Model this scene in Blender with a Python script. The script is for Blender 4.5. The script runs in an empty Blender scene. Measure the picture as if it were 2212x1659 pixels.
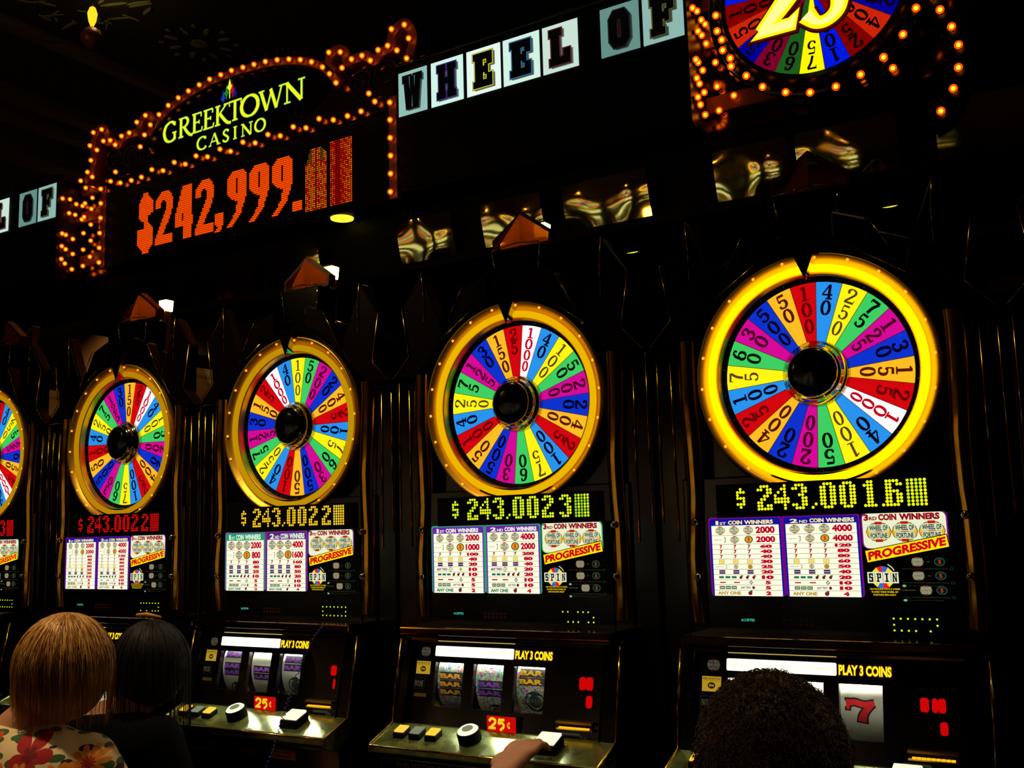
import bpy, math, random
from mathutils import Vector, Matrix
sin, cos, pi, rad = math.sin, math.cos, math.pi, math.radians
S = bpy.context.scene
C = S.collection
random.seed(7)

# ------------------------------------------------------------------ camera
cd = bpy.data.cameras.new('camera'); cam = bpy.data.objects.new('camera', cd); C.objects.link(cam)
yaw, pitch, roll = -0.548166, 0.139823, -0.027585
f = Vector((sin(yaw)*cos(pitch), cos(yaw)*cos(pitch), sin(pitch)))
r = Vector((cos(yaw), -sin(yaw), 0)); u = r.cross(f)
r2 = r*cos(roll)+u*sin(roll); u2 = -r*sin(roll)+u*cos(roll)
m = Matrix((r2, u2, -f)).transposed().to_4x4(); m.translation = Vector((0.5796, -2.1674, 1.5))
cam.matrix_world = m
cd.sensor_fit = 'HORIZONTAL'; cd.sensor_width = 36.0; cd.lens = 36.0*2220.1/2212.0
cd.clip_start = 0.02; cd.clip_end = 60
S.camera = cam
# ------------------------------------------------------------------ world, exposure
w = bpy.data.worlds.new('world'); S.world = w; w.use_nodes = True
w.node_tree.nodes['Background'].inputs[0].default_value = (0.9, 0.6, 0.35, 1)
w.node_tree.nodes['Background'].inputs[1].default_value = 0.0006
S.view_settings.view_transform = 'Standard'; S.view_settings.look = 'None'
S.view_settings.exposure = 0.0; S.view_settings.gamma = 1.0; S.view_settings.use_curve_mapping = False

# ------------------------------------------------------------------ materials
def lin(c):
    return tuple(((v/255.0)/12.92 if v/255.0 <= 0.04045 else ((v/255.0+0.055)/1.055)**2.4) for v in c)+(1,)
MATS = {}
def E(rgb, s=1.0, sample=False):
    """an even light-giving surface: backlit film, lamp glass, LED"""
    k = ('E', rgb, s, sample)
    if k in MATS: return MATS[k]
    mt = bpy.data.materials.new('lit_%d_%d_%d' % rgb); mt.use_nodes = True
    n = mt.node_tree.nodes; n.clear()
    e = n.new('ShaderNodeEmission'); e.inputs[0].default_value = lin(rgb); e.inputs[1].default_value = s
    o = n.new('ShaderNodeOutputMaterial'); mt.node_tree.links.new(e.outputs[0], o.inputs[0])
    mt.cycles.emission_sampling = 'FRONT' if sample else 'NONE'
    MATS[k] = mt; return mt
def P(name, rgb, metal=0.0, rough=0.5, spec=0.5, coat=0.0, noise=None, bump=None):
    if name in MATS: return MATS[name]
    mt = bpy.data.materials.new(name); mt.use_nodes = True
    nt = mt.node_tree; b = nt.nodes['Principled BSDF']
    b.inputs['Base Color'].default_value = lin(rgb); b.inputs['Metallic'].default_value = metal
    b.inputs['Roughness'].default_value = rough; b.inputs['Specular IOR Level'].default_value = spec
    b.inputs['Coat Weight'].default_value = coat
    if noise:
        sc, c2 = noise
        t = nt.nodes.new('ShaderNodeTexNoise'); t.inputs['Scale'].default_value = sc
        tc = nt.nodes.new('ShaderNodeTexCoord'); nt.links.new(tc.outputs['Object'], t.inputs['Vector'])
        mx = nt.nodes.new('ShaderNodeMix'); mx.data_type = 'RGBA'
        mx.inputs['A'].default_value = lin(rgb); mx.inputs['B'].default_value = lin(c2)
        nt.links.new(t.outputs['Fac'], mx.inputs['Factor']); nt.links.new(mx.outputs['Result'], b.inputs['Base Color'])
    if bump:
        sc, st = bump
        t = nt.nodes.new('ShaderNodeTexNoise'); t.inputs['Scale'].default_value = sc; t.inputs['Detail'].default_value = 1
        tc = nt.nodes.new('ShaderNodeTexCoord'); nt.links.new(tc.outputs['Object'], t.inputs['Vector'])
        bm = nt.nodes.new('ShaderNodeBump'); bm.inputs['Strength'].default_value = st; bm.inputs['Distance'].default_value = 0.02
        nt.links.new(t.outputs['Fac'], bm.inputs['Height']); nt.links.new(bm.outputs[0], b.inputs['Normal'])
    MATS[name] = mt; return mt
BLACK = P('black_gloss', (9, 6, 5), 0, .14, .4)
FIN = P('crown_lacquer', (22, 9, 5), .6, .28, .2)
BMIR = P('smoked_mirror', (118, 86, 60), 1, .1)
BLACKM = P('black_matte', (6, 5, 4), 0, .6, .12)
BRONZE = P('dark_bronze', (44, 20, 10), .7, .3)
GOLD = P('polished_gold', (235, 175, 60), 1, .16, bump=(9, .25))
GOLDR = P('satin_gold', (225, 165, 55), 1, .32)
GOLDB = P('brushed_gold', (240, 185, 60), 1, .46)
CHROME = P('dark_chrome', (205, 195, 180), 1, .08)
COPPER = P('copper_strip', (150, 78, 34), .35, .45)
BRASS = P('mirror_brass', (242, 232, 140), 1, .05, bump=(7, .14))
DECK = P('marbled_deck', (150, 165, 90), .6, .22, noise=(40, (35, 40, 25)))
RUBBER = P('stool_vinyl', (30, 14, 12), 0, .5)

# ------------------------------------------------------------------ mesh builder
class MB:
    def __init__(s): s.v = []; s.f = []; s.m = []; s.mats = []; s.smooth = []
    def mi(s, mat):
        if mat not in s.mats: s.mats.append(mat)
        return s.mats.index(mat)
    def add(s, vs, fs, mat, smooth=False):
        o = len(s.v); s.v += [tuple(v) for v in vs]; k = s.mi(mat)
        for q in fs: s.f.append([i+o for i in q]); s.m.append(k); s.smooth.append(smooth)
    def box(s, x0, x1, y0, y1, z0, z1, mat):
        s.add([(x0,y0,z0),(x1,y0,z0),(x1,y1,z0),(x0,y1,z0),(x0,y0,z1),(x1,y0,z1),(x1,y1,z1),(x0,y1,z1)],
              [(0,3,2,1),(4,5,6,7),(0,1,5,4),(1,2,6,5),(2,3,7,6),(3,0,4,7)], mat)
    def prism(s, poly, y0, y1, mat):                      # outline in xz, y0 = front
        a = sum(poly[i][0]*poly[(i+1) % len(poly)][1]-poly[(i+1) % len(poly)][0]*poly[i][1] for i in range(len(poly)))
        if a < 0: poly = poly[::-1]
        n = len(poly)
        s.add([(x, y0, z) for x, z in poly]+[(x, y1, z) for x, z in poly],
              [list(range(n)), list(range(2*n-1, n-1, -1))]+[(i, i+n, (i+1) % n+n, (i+1) % n) for i in range(n)], mat)
    def prismx(s, poly, x0, x1, mat):                     # outline in yz, extruded along x
        n = len(poly)
        s.add([(x0, y, z) for y, z in poly]+[(x1, y, z) for y, z in poly],
              [list(range(n)), list(range(2*n-1, n-1, -1))]+[(i, (i+1) % n, (i+1) % n+n, i+n) for i in range(n)], mat)
    def flat(s, poly, y, mat):
        a = sum(poly[i][0]*poly[(i+1) % len(poly)][1]-poly[(i+1) % len(poly)][0]*poly[i][1] for i in range(len(poly)))
        if a < 0: poly = poly[::-1]
        s.add([(x, y, z) for x, z in poly], [list(range(len(poly)))], mat)
    def rect(s, x0, x1, z0, z1, y, mat): s.flat([(x0,z0),(x1,z0),(x1,z1),(x0,z1)], y, mat)
    def disc(s, x, z, rx, rz, y, mat, n=20): s.flat([(x+rx*cos(2*pi*i/n), z+rz*sin(2*pi*i/n)) for i in range(n)], y, mat)
    def rrect(s, x0, x1, z0, z1, rr, y, mat):
        p = []
        for cx, cz, a0 in ((x1-rr, z0+rr, -90), (x1-rr, z1-rr, 0), (x0+rr, z1-rr, 90), (x0+rr, z0+rr, 180)):
            for k in range(5): a = rad(a0+22.5*k); p.append((cx+rr*cos(a), cz+rr*sin(a)))
        s.flat(p, y, mat)
    def lathe(s, prof, cx, cz, mat, n=64, a0=0, a1=360):  # prof of (r, y) about a y axis through cx,cz
        full = abs(a1-a0) >= 360; k = n if full else n+1; vs = []
        for i in range(k):
            a = rad(a0+(a1-a0)*i/n)
            for rr, y in prof: vs.append((cx+rr*sin(a), y, cz+rr*cos(a)))
        p = len(prof); fs = []
        for i in range(n):
            j = (i+1) % k
            for q in range(p-1): fs.append((i*p+q, i*p+q+1, j*p+q+1, j*p+q))
        s.add(vs, fs, mat, True)
    def lathez(s, prof, cx, cy, mat, n=24):               # prof of (r, z) about a vertical axis
        vs = []; p = len(prof)
        for i in range(n):
            a = 2*pi*i/n
            for rr, z in prof: vs.append((cx+rr*cos(a), cy+rr*sin(a), z))
        s.add(vs, [(i*p+q, ((i+1) % n)*p+q, ((i+1) % n)*p+q+1, i*p+q+1) for i in range(n) for q in range(p-1)], mat, True)
    def tube(s, pts, rads, mat, n=6, smooth=True):
        pts = [Vector(p) for p in pts]
        if not hasattr(rads, '__len__'): rads = [rads]*len(pts)
        vs = []; fs = []; prev = None
        for i, p in enumerate(pts):
            t = (pts[min(i+1, len(pts)-1)]-pts[max(i-1, 0)]).normalized()
            a = (prev-t*prev.dot(t)) if prev is not None else t.orthogonal()
            if a.length < 1e-6: a = t.orthogonal()
            a.normalize(); prev = a; b = t.cross(a)
            for k in range(n):
                q = 2*pi*k/n; vs.append(p+(a*cos(q)+b*sin(q))*rads[i])
        for i in range(len(pts)-1):
            for k in range(n): fs.append((i*n+k, i*n+(k+1) % n, (i+1)*n+(k+1) % n, (i+1)*n+k))
        fs.append(list(range(n))[::-1]); fs.append([(len(pts)-1)*n+k for k in range(n)])
        s.add(vs, fs, mat, smooth)
    def ball(s, c, rr, mat, nu=10, nv=6, sc=(1, 1, 1)):
        vs = []; fs = []
        for j in range(nv+1):
            t = pi*j/nv
            for i in range(nu):
                a = 2*pi*i/nu; vs.append((c[0]+rr*sc[0]*sin(t)*cos(a), c[1]+rr*sc[1]*sin(t)*sin(a), c[2]+rr*sc[2]*cos(t)))
        for j in range(nv):
            for i in range(nu): fs.append((j*nu+i, (j+1)*nu+i, (j+1)*nu+(i+1) % nu, j*nu+(i+1) % nu))
        s.add(vs, fs, mat, True)
    def ribbon(s, pts, ws, y, mat):                        # flat stroke in xz
        n = len(pts); L = []; R = []
        if not hasattr(ws, '__len__'): ws = [ws]*n
        for i in range(n):
            a = pts[max(i-1, 0)]; b = pts[min(i+1, n-1)]
            dx, dz = b[0]-a[0], b[1]-a[1]; d = math.hypot(dx, dz) or 1; nx, nz = -dz/d, dx/d
            L.append((pts[i][0]+nx*ws[i]/2, y, pts[i][1]+nz*ws[i]/2)); R.append((pts[i][0]-nx*ws[i]/2, y, pts[i][1]-nz*ws[i]/2))
        s.add(L+R, [(i, n+i, n+i+1, i+1) for i in range(n-1)], mat)
    def build(s, name, parent=None, bevel=0, label=None, shade=False):
        me = bpy.data.meshes.new(name); me.from_pydata(s.v, [], s.f)
        for mt in s.mats: me.materials.append(mt)
        me.polygons.foreach_set('material_index', s.m); me.polygons.foreach_set('use_smooth', [bool(q) or shade for q in s.smooth])
        me.update()
        o = bpy.data.objects.new(name, me); C.objects.link(o); o.parent = parent
        if bevel:
            b = o.modifiers.new('bevel', 'BEVEL'); b.width = bevel; b.segments = 2; b.limit_method = 'ANGLE'
        if label: o['label'] = label
        return o
def thing(name, label, cat, loc=(0, 0, 0), group=None):
    o = bpy.data.objects.new(name, None); C.objects.link(o); o.location = loc; o.empty_display_size = .05
    o['label'] = label; o['category'] = cat
    if group: o['group'] = group
    return o
def tag(o, label, cat, group=None):
    o['label'] = label; o['category'] = cat
    if group: o['group'] = group
    return o
def struct(o): o['kind'] = 'structure'; return o

def smooth_path(pts, k=5, closed=False):
    out = []; n = len(pts)
    g = (lambda i: pts[i % n]) if closed else (lambda i: pts[max(0, min(n-1, i))])
    d = len(pts[0])
    for i in range(n if closed else n-1):
        p0, p1, p2, p3 = g(i-1), g(i), g(i+1), g(i+2)
        for j in range(k):
            t = j/k
            out.append(tuple(.5*((2*p1[a])+(-p0[a]+p2[a])*t+(2*p0[a]-5*p1[a]+4*p2[a]-p3[a])*t*t+(-p0[a]+3*p1[a]-3*p2[a]+p3[a])*t**3) for a in range(d)))
    out.append(tuple(g(0) if closed else pts[-1])); return out

# ------------------------------------------------------------------ lettering
TX = {}
def text_geo(t, bold=0.0):
    k = (t, bold)
    if k not in TX:
        cu = bpy.data.curves.new('lettering', 'FONT'); cu.body = t; cu.size = 1; cu.offset = bold; cu.resolution_u = 3
        o = bpy.data.objects.new('lettering', cu); C.objects.link(o)
        dg = bpy.context.evaluated_depsgraph_get(); me = bpy.data.meshes.new_from_object(o.evaluated_get(dg))
        vs = [(v.co.x, v.co.y) for v in me.vertices]; fs = [list(p.vertices) for p in me.polygons]
        bpy.data.objects.remove(o); bpy.data.meshes.remove(me); bpy.data.curves.remove(cu)
        x0 = min(v[0] for v in vs); x1 = max(v[0] for v in vs); z0 = min(v[1] for v in vs); z1 = max(v[1] for v in vs)
        TX[k] = ([((x-x0)/(x1-x0), (z-z0)/(z1-z0)) for x, z in vs], fs, (x1-x0)/(z1-z0))
    return TX[k]
def put_text(mb, t, x0, x1, z0, z1, y, mat, bold=0.0, slope=0.0, yf=None):
    vs, fs, asp = text_geo(t, bold)
    out = []
    for a, b in vs:
        x = x0+(x1-x0)*a; z = z0+(z1-z0)*b+slope*(x-x0)
        out.append((x, y if yf is None else yf(x, z)+y, z))
    mb.add(out, fs, mat)
# serif strokes, unit height, (list of (points, widths)) + solid polygons
def ell(cx, cz, rx, rz, a0=0, a1=360, n=24): return [(cx+rx*cos(rad(a0+(a1-a0)*i/n)), cz+rz*sin(rad(a0+(a1-a0)*i/n))) for i in range(n+1)]
def vary(pts, thin, thick):
    out = []
    for i in range(len(pts)):
        a = pts[max(i-1, 0)]; b = pts[min(i+1, len(pts)-1)]; d = math.hypot(b[0]-a[0], b[1]-a[1]) or 1
        out.append(thin+(thick-thin)*abs(b[1]-a[1])/d)
    return out
def cv(pts, thin=.06, thick=.16, k=5):
    p = smooth_path(pts, k); return (p, vary(p, thin, thick))
def ov(cx, cz, rx, rz, thin=.06, thick=.16, a0=0, a1=360):
    p = ell(cx, cz, rx, rz, a0, a1); return (p, vary(p, thin, thick))
def ln(x0, z0, x1, z1, w): return ([(x0, z0), (x1, z1)], [w, w])
SER = {
 '0': (.62, [ov(.31, .5, .23, .46)]),
 '1': (.62, [ln(.31, 0, .31, 1, .16), ln(.1, .03, .54, .03, .07), ln(.1, .84, .3, .96, .08)]),
 '2': (.62, [cv([(.1, .72), (.14, .88), (.3, .96), (.48, .86), (.5, .68), (.36, .45), (.1, .1)], .06, .15), ln(.06, .06, .56, .06, .13), ln(.54, .0, .57, .26, .05), ln(.08, .68, .2, .74, .14)]),
 '3': (.62, [cv([(.1, .82), (.28, .96), (.46, .84), (.44, .62), (.24, .54)], .06, .15), cv([(.24, .54), (.46, .46), (.5, .22), (.3, .04), (.1, .14)], .06, .16), ln(.08, .76, .18, .8, .13), ln(.07, .2, .18, .16, .13)]),
 '4': (.64, [ln(.42, 0, .42, 1, .15), ln(.4, .98, .06, .34, .06), ln(.03, .3, .6, .3, .08), ln(.24, .03, .6, .03, .07)]),
 '5': (.62, [ln(.14, .93, .52, .93, .13), ln(.15, .94, .13, .5, .06), cv([(.13, .5), (.3, .6), (.48, .5), (.5, .24), (.34, .05), (.1, .12)], .06, .16), ln(.06, .2, .18, .16, .13)]),
 '6': (.62, [ov(.31, .3, .2, .26), cv([(.14, .36), (.16, .7), (.32, .94), (.5, .88)], .06, .15), ln(.42, .84, .52, .78, .12)]),
 '7': (.62, [ln(.06, .93, .56, .93, .13), ln(.08, .95, .08, .74, .05), cv([(.54, .9), (.36, .5), (.28, .02)], .1, .16)]),
 '9': (.62, [ov(.31, .7, .2, .26), cv([(.48, .64), (.46, .3), (.3, .06), (.12, .12)], .06, .15)]),
 'G': (.9, [cv([(.8, .8), (.62, .96), (.42, .97), (.18, .82), (.08, .5), (.2, .16), (.46, .02), (.72, .08), (.8, .2)], .07, .17), ln(.78, .06, .78, .42, .13), ln(.62, .42, .9, .42, .06), ln(.8, .96, .8, .76, .05)]),
 'R': (.86, [ln(.2, 0, .2, 1, .15), ln(.05, .03, .36, .03, .06), ln(.06, .97, .4, .97, .06), cv([(.2, .96), (.5, .96), (.64, .76), (.5, .54), (.2, .5)], .06, .15), cv([(.4, .5), (.6, .2), (.8, .02), (.95, -.02)], .1, .14)]),
 'E': (.74, [ln(.2, 0, .2, 1, .15), ln(.05, .03, .66, .03, .06), ln(.05, .97, .62, .97, .06), ln(.2, .52, .5, .52, .06), ln(.62, .98, .62, .76, .06), ln(.5, .62, .5, .42, .05), ln(.66, .02, .7, .24, .06)]),
 'K': (.9, [ln(.2, 0, .2, 1, .15), ln(.05, .03, .36, .03, .06), ln(.06, .97, .36, .97, .06), ln(.22, .46, .72, .97, .07), ln(.56, .97, .84, .97, .06), cv([(.34, .56), (.6, .22), (.8, .02), (1.0, -.03)], .11, .15)]),
 'T': (.8, [ln(.4, 0, .4, 1, .15), ln(.24, .03, .56, .03, .06), ln(.04, .97, .78, .97, .07), ln(.04, .98, .08, .76, .05), ln(.78, .98, .74, .76, .05)]),
 'O': (1.0, [ov(.5, .5, .42, .46, .07, .17)]),
 'W': (1.3, [ln(.12, .97, .42, .0, .15), ln(.42, .0, .68, .95, .07), ln(.62, .97, .92, .0, .15), ln(.92, .0, 1.18, .97, .07), ln(0, .97, .3, .97, .05), ln(1.04, .97, 1.32, .97, .05)]),
 'N': (1.0, [ln(.18, 0, .18, .97, .07), ln(.16, .97, .82, .0, .15), ln(.84, 0, .84, .97, .09), ln(.02, .97, .26, .97, .05), ln(.04, .03, .34, .03, .05), ln(.68, .97, 1.0, .97, .05)]),
 'C': (.86, [cv([(.8, .8), (.62, .96), (.42, .97), (.18, .82), (.08, .5), (.2, .16), (.46, .02), (.72, .08), (.82, .22)], .07, .16), ln(.8, .98, .8, .76, .05)]),
 'A': (.9, [ln(.08, 0, .44, 1.0, .06), ln(.44, 1.0, .78, 0, .15), ln(.22, .34, .66, .34, .06), ln(-.04, .03, .2, .03, .05), ln(.64, .03, .96, .03, .05)]),
 'S': (.62, [cv([(.52, .82), (.34, .97), (.14, .84), (.16, .64), (.42, .42), (.52, .22), (.34, .03), (.1, .14)], .07, .15), ln(.54, .95, .52, .76, .05), ln(.07, .26, .09, .06, .05)]),
 'I': (.4, [ln(.2, 0, .2, 1, .15), ln(.05, .03, .35, .03, .06), ln(.05, .97, .35, .97, .06)]),
}
def put_serif(mb, ch, x0, x1, z0, z1, y, mat, fat=0.0, slope=0.0):
    wd, st = SER[ch]; sx = (x1-x0)/wd; sz = (z1-z0)
    for pts, ws in st:
        q = [(x0+a*sx, z0+b*sz+slope*a*sx) for a, b in pts]
        mb.ribbon(q, [v*(sx*.45+sz*.55)+fat for v in ws], y, mat)

# slab poster letters, built of convex pieces in a unit box
def R_(a, b, c, d): return [(a, c), (b, c), (b, d), (a, d)]
SLAB = {
 'H': [R_(.13,.42,0,1), R_(.58,.87,0,1), R_(.05,.46,0,.19), R_(.05,.46,.81,1), R_(.54,.95,0,.19), R_(.54,.95,.81,1), R_(.2,.8,.42,.6)],
 'E': [R_(.14,.5,0,1), R_(.05,.4,0,.19), R_(.05,.4,.81,1), R_(.3,.93,.8,1), R_(.68,.93,.63,1), R_(.3,.72,.42,.6), R_(.58,.74,.35,.67), R_(.3,.93,0,.2), R_(.68,.93,0,.37)],
 'F': [R_(.14,.5,0,1), R_(.05,.6,0,.19), R_(.05,.4,.81,1), R_(.3,.95,.8,1), R_(.7,.95,.62,1), R_(.3,.74,.4,.58), R_(.6,.76,.33,.65)],
 'L': [R_(.14,.48,0,1), R_(.05,.58,.81,1), R_(.05,.4,0,.19), R_(.3,.95,0,.2), R_(.68,.95,0,.4)],
 'W': [[(.06,1),(.34,1),(.42,0),(.2,0)], [(.3,0),(.46,0),(.56,.62),(.5,.9),(.44,.6)], [(.62,.9),(.5,.6),(.55,0),(.7,0)], [(.66,1),(.94,1),(.8,0),(.58,0)], R_(0,.42,.83,1), R_(.58,1,.83,1), [(.42,.95),(.58,.95),(.52,.1),(.46,.1)]],
 'O': [[(.1,.2),(.28,0),(.72,0),(.9,.2),(.9,.8),(.72,1),(.28,1),(.1,.8)]],
 'S': [R_(.1,.9,.8,1), R_(.1,.4,.5,1), R_(.7,.9,.66,1), R_(.1,.9,.42,.6), R_(.6,.9,0,.6), R_(.1,.9,0,.2), R_(.1,.3,0,.34)],
 'P': [R_(.18,.45,0,1), R_(.05,.6,0,.16), R_(.05,.9,.84,1), R_(.65,.92,.45,1), R_(.3,.9,.42,.56)],
 'I': [R_(.35,.65,0,1), R_(.15,.85,0,.16), R_(.15,.85,.84,1)],
 'N': [R_(.12,.34,0,1), R_(.68,.88,0,1), [(.12,1),(.36,1),(.88,0),(.64,0)], R_(.03,.45,0,.12), R_(.57,.98,.88,1)],
}
def grow(poly, e):
    a = sum(poly[i][0]*poly[(i+1) % len(poly)][1]-poly[(i+1) % len(poly)][0]*poly[i][1] for i in range(len(poly)))
    if a < 0: poly = poly[::-1]
    n = len(poly); out = []
    for i in range(n):
        p0, p1, p2 = poly[i-1], poly[i], poly[(i+1) % n]
        def nrm(a, b):
            d = math.hypot(b[0]-a[0], b[1]-a[1]) or 1; return ((b[1]-a[1])/d, -(b[0]-a[0])/d)
        n1, n2 = nrm(p0, p1), nrm(p1, p2); k = 1+n1[0]*n2[0]+n1[1]*n2[1]; k = max(k, .3)
        out.append((p1[0]+e*(n1[0]+n2[0])/k, p1[1]+e*(n1[1]+n2[1])/k))
    return out
def put_slab(mb, ch, x0, x1, z0, z1, y, mat, e=0.0):
    for p in SLAB[ch]:
        q = [(x0+(x1-x0)*a, z0+(z1-z0)*b) for a, b in p]
        mb.flat(grow(q, e) if e else q, y, mat)

# ------------------------------------------------------------------ the room
fl = MB(); fl.box(-14, 8, -7, 12, -.1, 0, P('patterned_carpet', (46, 20, 16), 0, .9, noise=(7, (20, 12, 30)))); struct(fl.build('floor'))
ce = MB(); ce.box(-14, 8, -7, 12, 4.2, 4.3, P('ceiling_paint', (60, 52, 36), 0, .8)); struct(ce.build('ceiling'))
for nm, b in {'wall_left': (-14.1, -14, -7, 12), 'wall_right': (8, 8.1, -7, 12), 'wall_back': (-14, 8, 12, 12.1), 'wall_front': (-14, 8, -7.1, -7)}.items():
    q = MB(); q.box(*b, 0, 4.2, P('wall_paint', (78, 50, 26), 0, .8)); struct(q.build(nm))
mold = P('gilt_moulding', (118, 92, 48), .2, .5)
for i, (x, z, ww) in enumerate([(-4.22, 4.14, .05), (-4.98, 4.12, .07), (-5.2, 4.09, .08), (-5.6, 4.02, .12)]):
    q = MB(); q.box(x-ww, x+ww, -6.9, 11.9, z, 4.2, mold); struct(q.build('trim_%d' % (i+1), bevel=.02))
for i, (y, z) in enumerate([(5.2, 4.1), (5.6, 4.02), (8.2, 4.08), (10.6, 4.0)]):
    q = MB(); q.box(-3.9, 7.9, y-.12, y+.12, z, 4.2, mold); struct(q.build('trim_%d' % (i+5), bevel=.03))
# lower dropped soffit of the far side of the room
q = MB(); q.box(-13.5, -5.9, 4.6, 5.2, 2.4, 3.72, P('soffit_paint', (92, 58, 30), 0, .7)); q.box(-13.5, -5.9, 4.55, 5.25, 3.72, 3.8, mold)
struct(q.build('trim_9', bevel=.01))

def lamp(name, kind, loc, power, color, size=.1, rot=(0, 0, 0), parent=None, spot=60):
    l = bpy.data.lights.new(name, kind); l.energy = power; l.color = color
    if kind == 'AREA': l.size = size; l.shape = 'DISK'
    else: l.shadow_soft_size = size
    if kind == 'SPOT': l.spot_size = rad(spot); l.spot_blend = .8
    o = bpy.data.objects.new(name, l); C.objects.link(o); o.location = loc; o.rotation_euler = rot; o.parent = parent; return o
def downlight(x, y, label, power=0, color=(1, .72, .35), spot=70):
    t = thing('recessed_downlight', label, 'ceiling light', (x, y, 4.2), 'recessed ceiling downlights')
    q = MB(); q.lathez([(.075, -.001), (.075, -.014), (.098, -.014), (.098, -.001)], 0, 0, GOLDR); q.build('trim_ring', t)
    q = MB(); q.lathez([(0, -.009), (.075, -.009)], 0, 0, E((255, 236, 60), 1.3, True)); q.build('lens', t)
    if power: lamp('lamp_light', 'SPOT', (0, 0, -.03), power, color, .06, parent=t, spot=spot)
    return t
downlight(-3.553, 6.926, 'small yellow recessed downlight seen between the second and third machines from the right')
downlight(-1.09, 6.926, 'small yellow recessed downlight seen to the right of the nearest wheel topper')
downlight(-1.75, -1.0, 'recessed downlight above the blonde person', 230, (1, .78, .45))
downlight(.15, -.95, 'recessed downlight above the curly-haired person', 30)
downlight(-8.2, 3.9, 'unseen downlight added to brighten the far soffit', 260, (1, .7, .3), 120)  # extra downlight, added only to brighten the dark soffit
# hanging flame lamp with warm glow, ceiling rosette beside it
t = thing('hanging_lamp', 'small flame-shaped amber lamp hanging from the dark ceiling', 'lamp', (-3.62, .84, 4.2))
q = MB(); q.tube([(0, 0, 0), (0, 0, -.1)], .006, BRONZE); q.lathez([(0, 0), (.05, 0), (.03, -.02), (0, -.02)], 0, 0, BRONZE); q.build('stem', t)
q = MB(); q.lathez([(0, -.09), (.014, -.1), (.024, -.13), (.018, -.17), (.006, -.2), (0, -.205)], 0, 0, E((255, 190, 30), 1.6, True)); q.build('flame_shade', t)
q = MB(); q.lathez([(.01, -.2), (.04, -.22), (.055, -.26), (.03, -.3), (0, -.31)], 0, 0, P('amber_cup', (150, 80, 30), .2, .4)); q.build('cup', t)
lamp('lamp_light', 'POINT', (.04, 0, -.14), .35, (1, .8, .4), .03, parent=t)
t = thing('fill_lamp', 'unseen amber bowl lamp added over the aisle to light the ceiling beams', 'lamp', (-3.6, -2.6, 4.2))  # unseen lamp, added to brighten the ceiling and its mouldings
q = MB(); q.tube([(0, 0, 0), (0, 0, -1.0)], .01, BRONZE); q.build('stem', t)
q = MB(); q.lathez([(.22, -1.0), (.2, -1.08), (.1, -1.14), (0, -1.16)], 0, 0, E((255, 200, 110), 2.0)); q.build('bowl_shade', t)
lamp('lamp_light', 'POINT', (0, 0, -.90), 11, (1, .75, .4), .12, parent=t)
t = thing('ceiling_rosette', 'painted olive rosette with leaf scrolls on the dark ceiling', 'ceiling ornament', (-3.63, 1.52, 4.195))
gilt = P('gilt_paint', (190, 185, 90), .1, .5)
def petal(q, cx, cy, L, W, a, z=-.004):
    vs = [(cx+cos(a)*L*cos(k)-sin(a)*W*sin(k), cy+sin(a)*L*cos(k)+cos(a)*W*sin(k), z) for k in [2*pi*i/14 for i in range(14)]]
    q.add(vs+[(v[0], v[1], 0) for v in vs], [list(range(14))[::-1]]+[(i, (i+1) % 14, (i+1) % 14+14, i+14) for i in range(14)], gilt)
q = MB(); petal(q, 0, 0, .045, .045, 0)
for i in range(8):
    a = pi/4*i+.3; petal(q, .15*cos(a), .15*sin(a), .036, .013, a)
    a += pi/8; petal(q, .20*cos(a), .20*sin(a), .016, .012, a)
q.build('rosette', t)
q = MB()
for i in range(26):
    a = random.uniform(0, 2*pi); petal(q, -.15+random.uniform(-.28, .3), -.62+random.uniform(-.22, .25), random.uniform(.02, .075), random.uniform(.004, .012), a)
q.build('leaf_scrolls', t)

# ------------------------------------------------------------------ slot machine
S_ = .75
WH = (255, 255, 226); RED = (190, 0, 30)
WEDGE = ['100r', '40l', '250y', '75g', '125m', '30b', '150o', '25r', '1000w', '40l', '100y', '50g', '200m', '20b', '400o', '25r', '100l', '75y', '60g', '30m', '500b', '50o']
WCOL = {'r': (212, 6, 14), 'l': (40, 148, 240), 'y': (255, 246, 20), 'g': (62, 208, 98), 'm': (214, 10, 150), 'b': (14, 50, 205), 'o': (255, 190, 34), 'w': (255, 255, 255)}
WINK = {'r': (98, 0, 4), 'l': (2, 8, 30), 'y': (92, 58, 0), 'g': (0, 18, 4), 'm': (70, 0, 30), 'b': (2, 2, 28), 'o': (84, 20, 0), 'w': (196, 0, 24)}
DIMW = {'r': (128, 0, 0), 'l': (0, 24, 225), 'y': (255, 250, 0), 'g': (28, 92, 28), 'm': (128, 0, 44), 'b': (0, 0, 150), 'o': (205, 36, 6), 'w': (230, 230, 190)}
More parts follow.
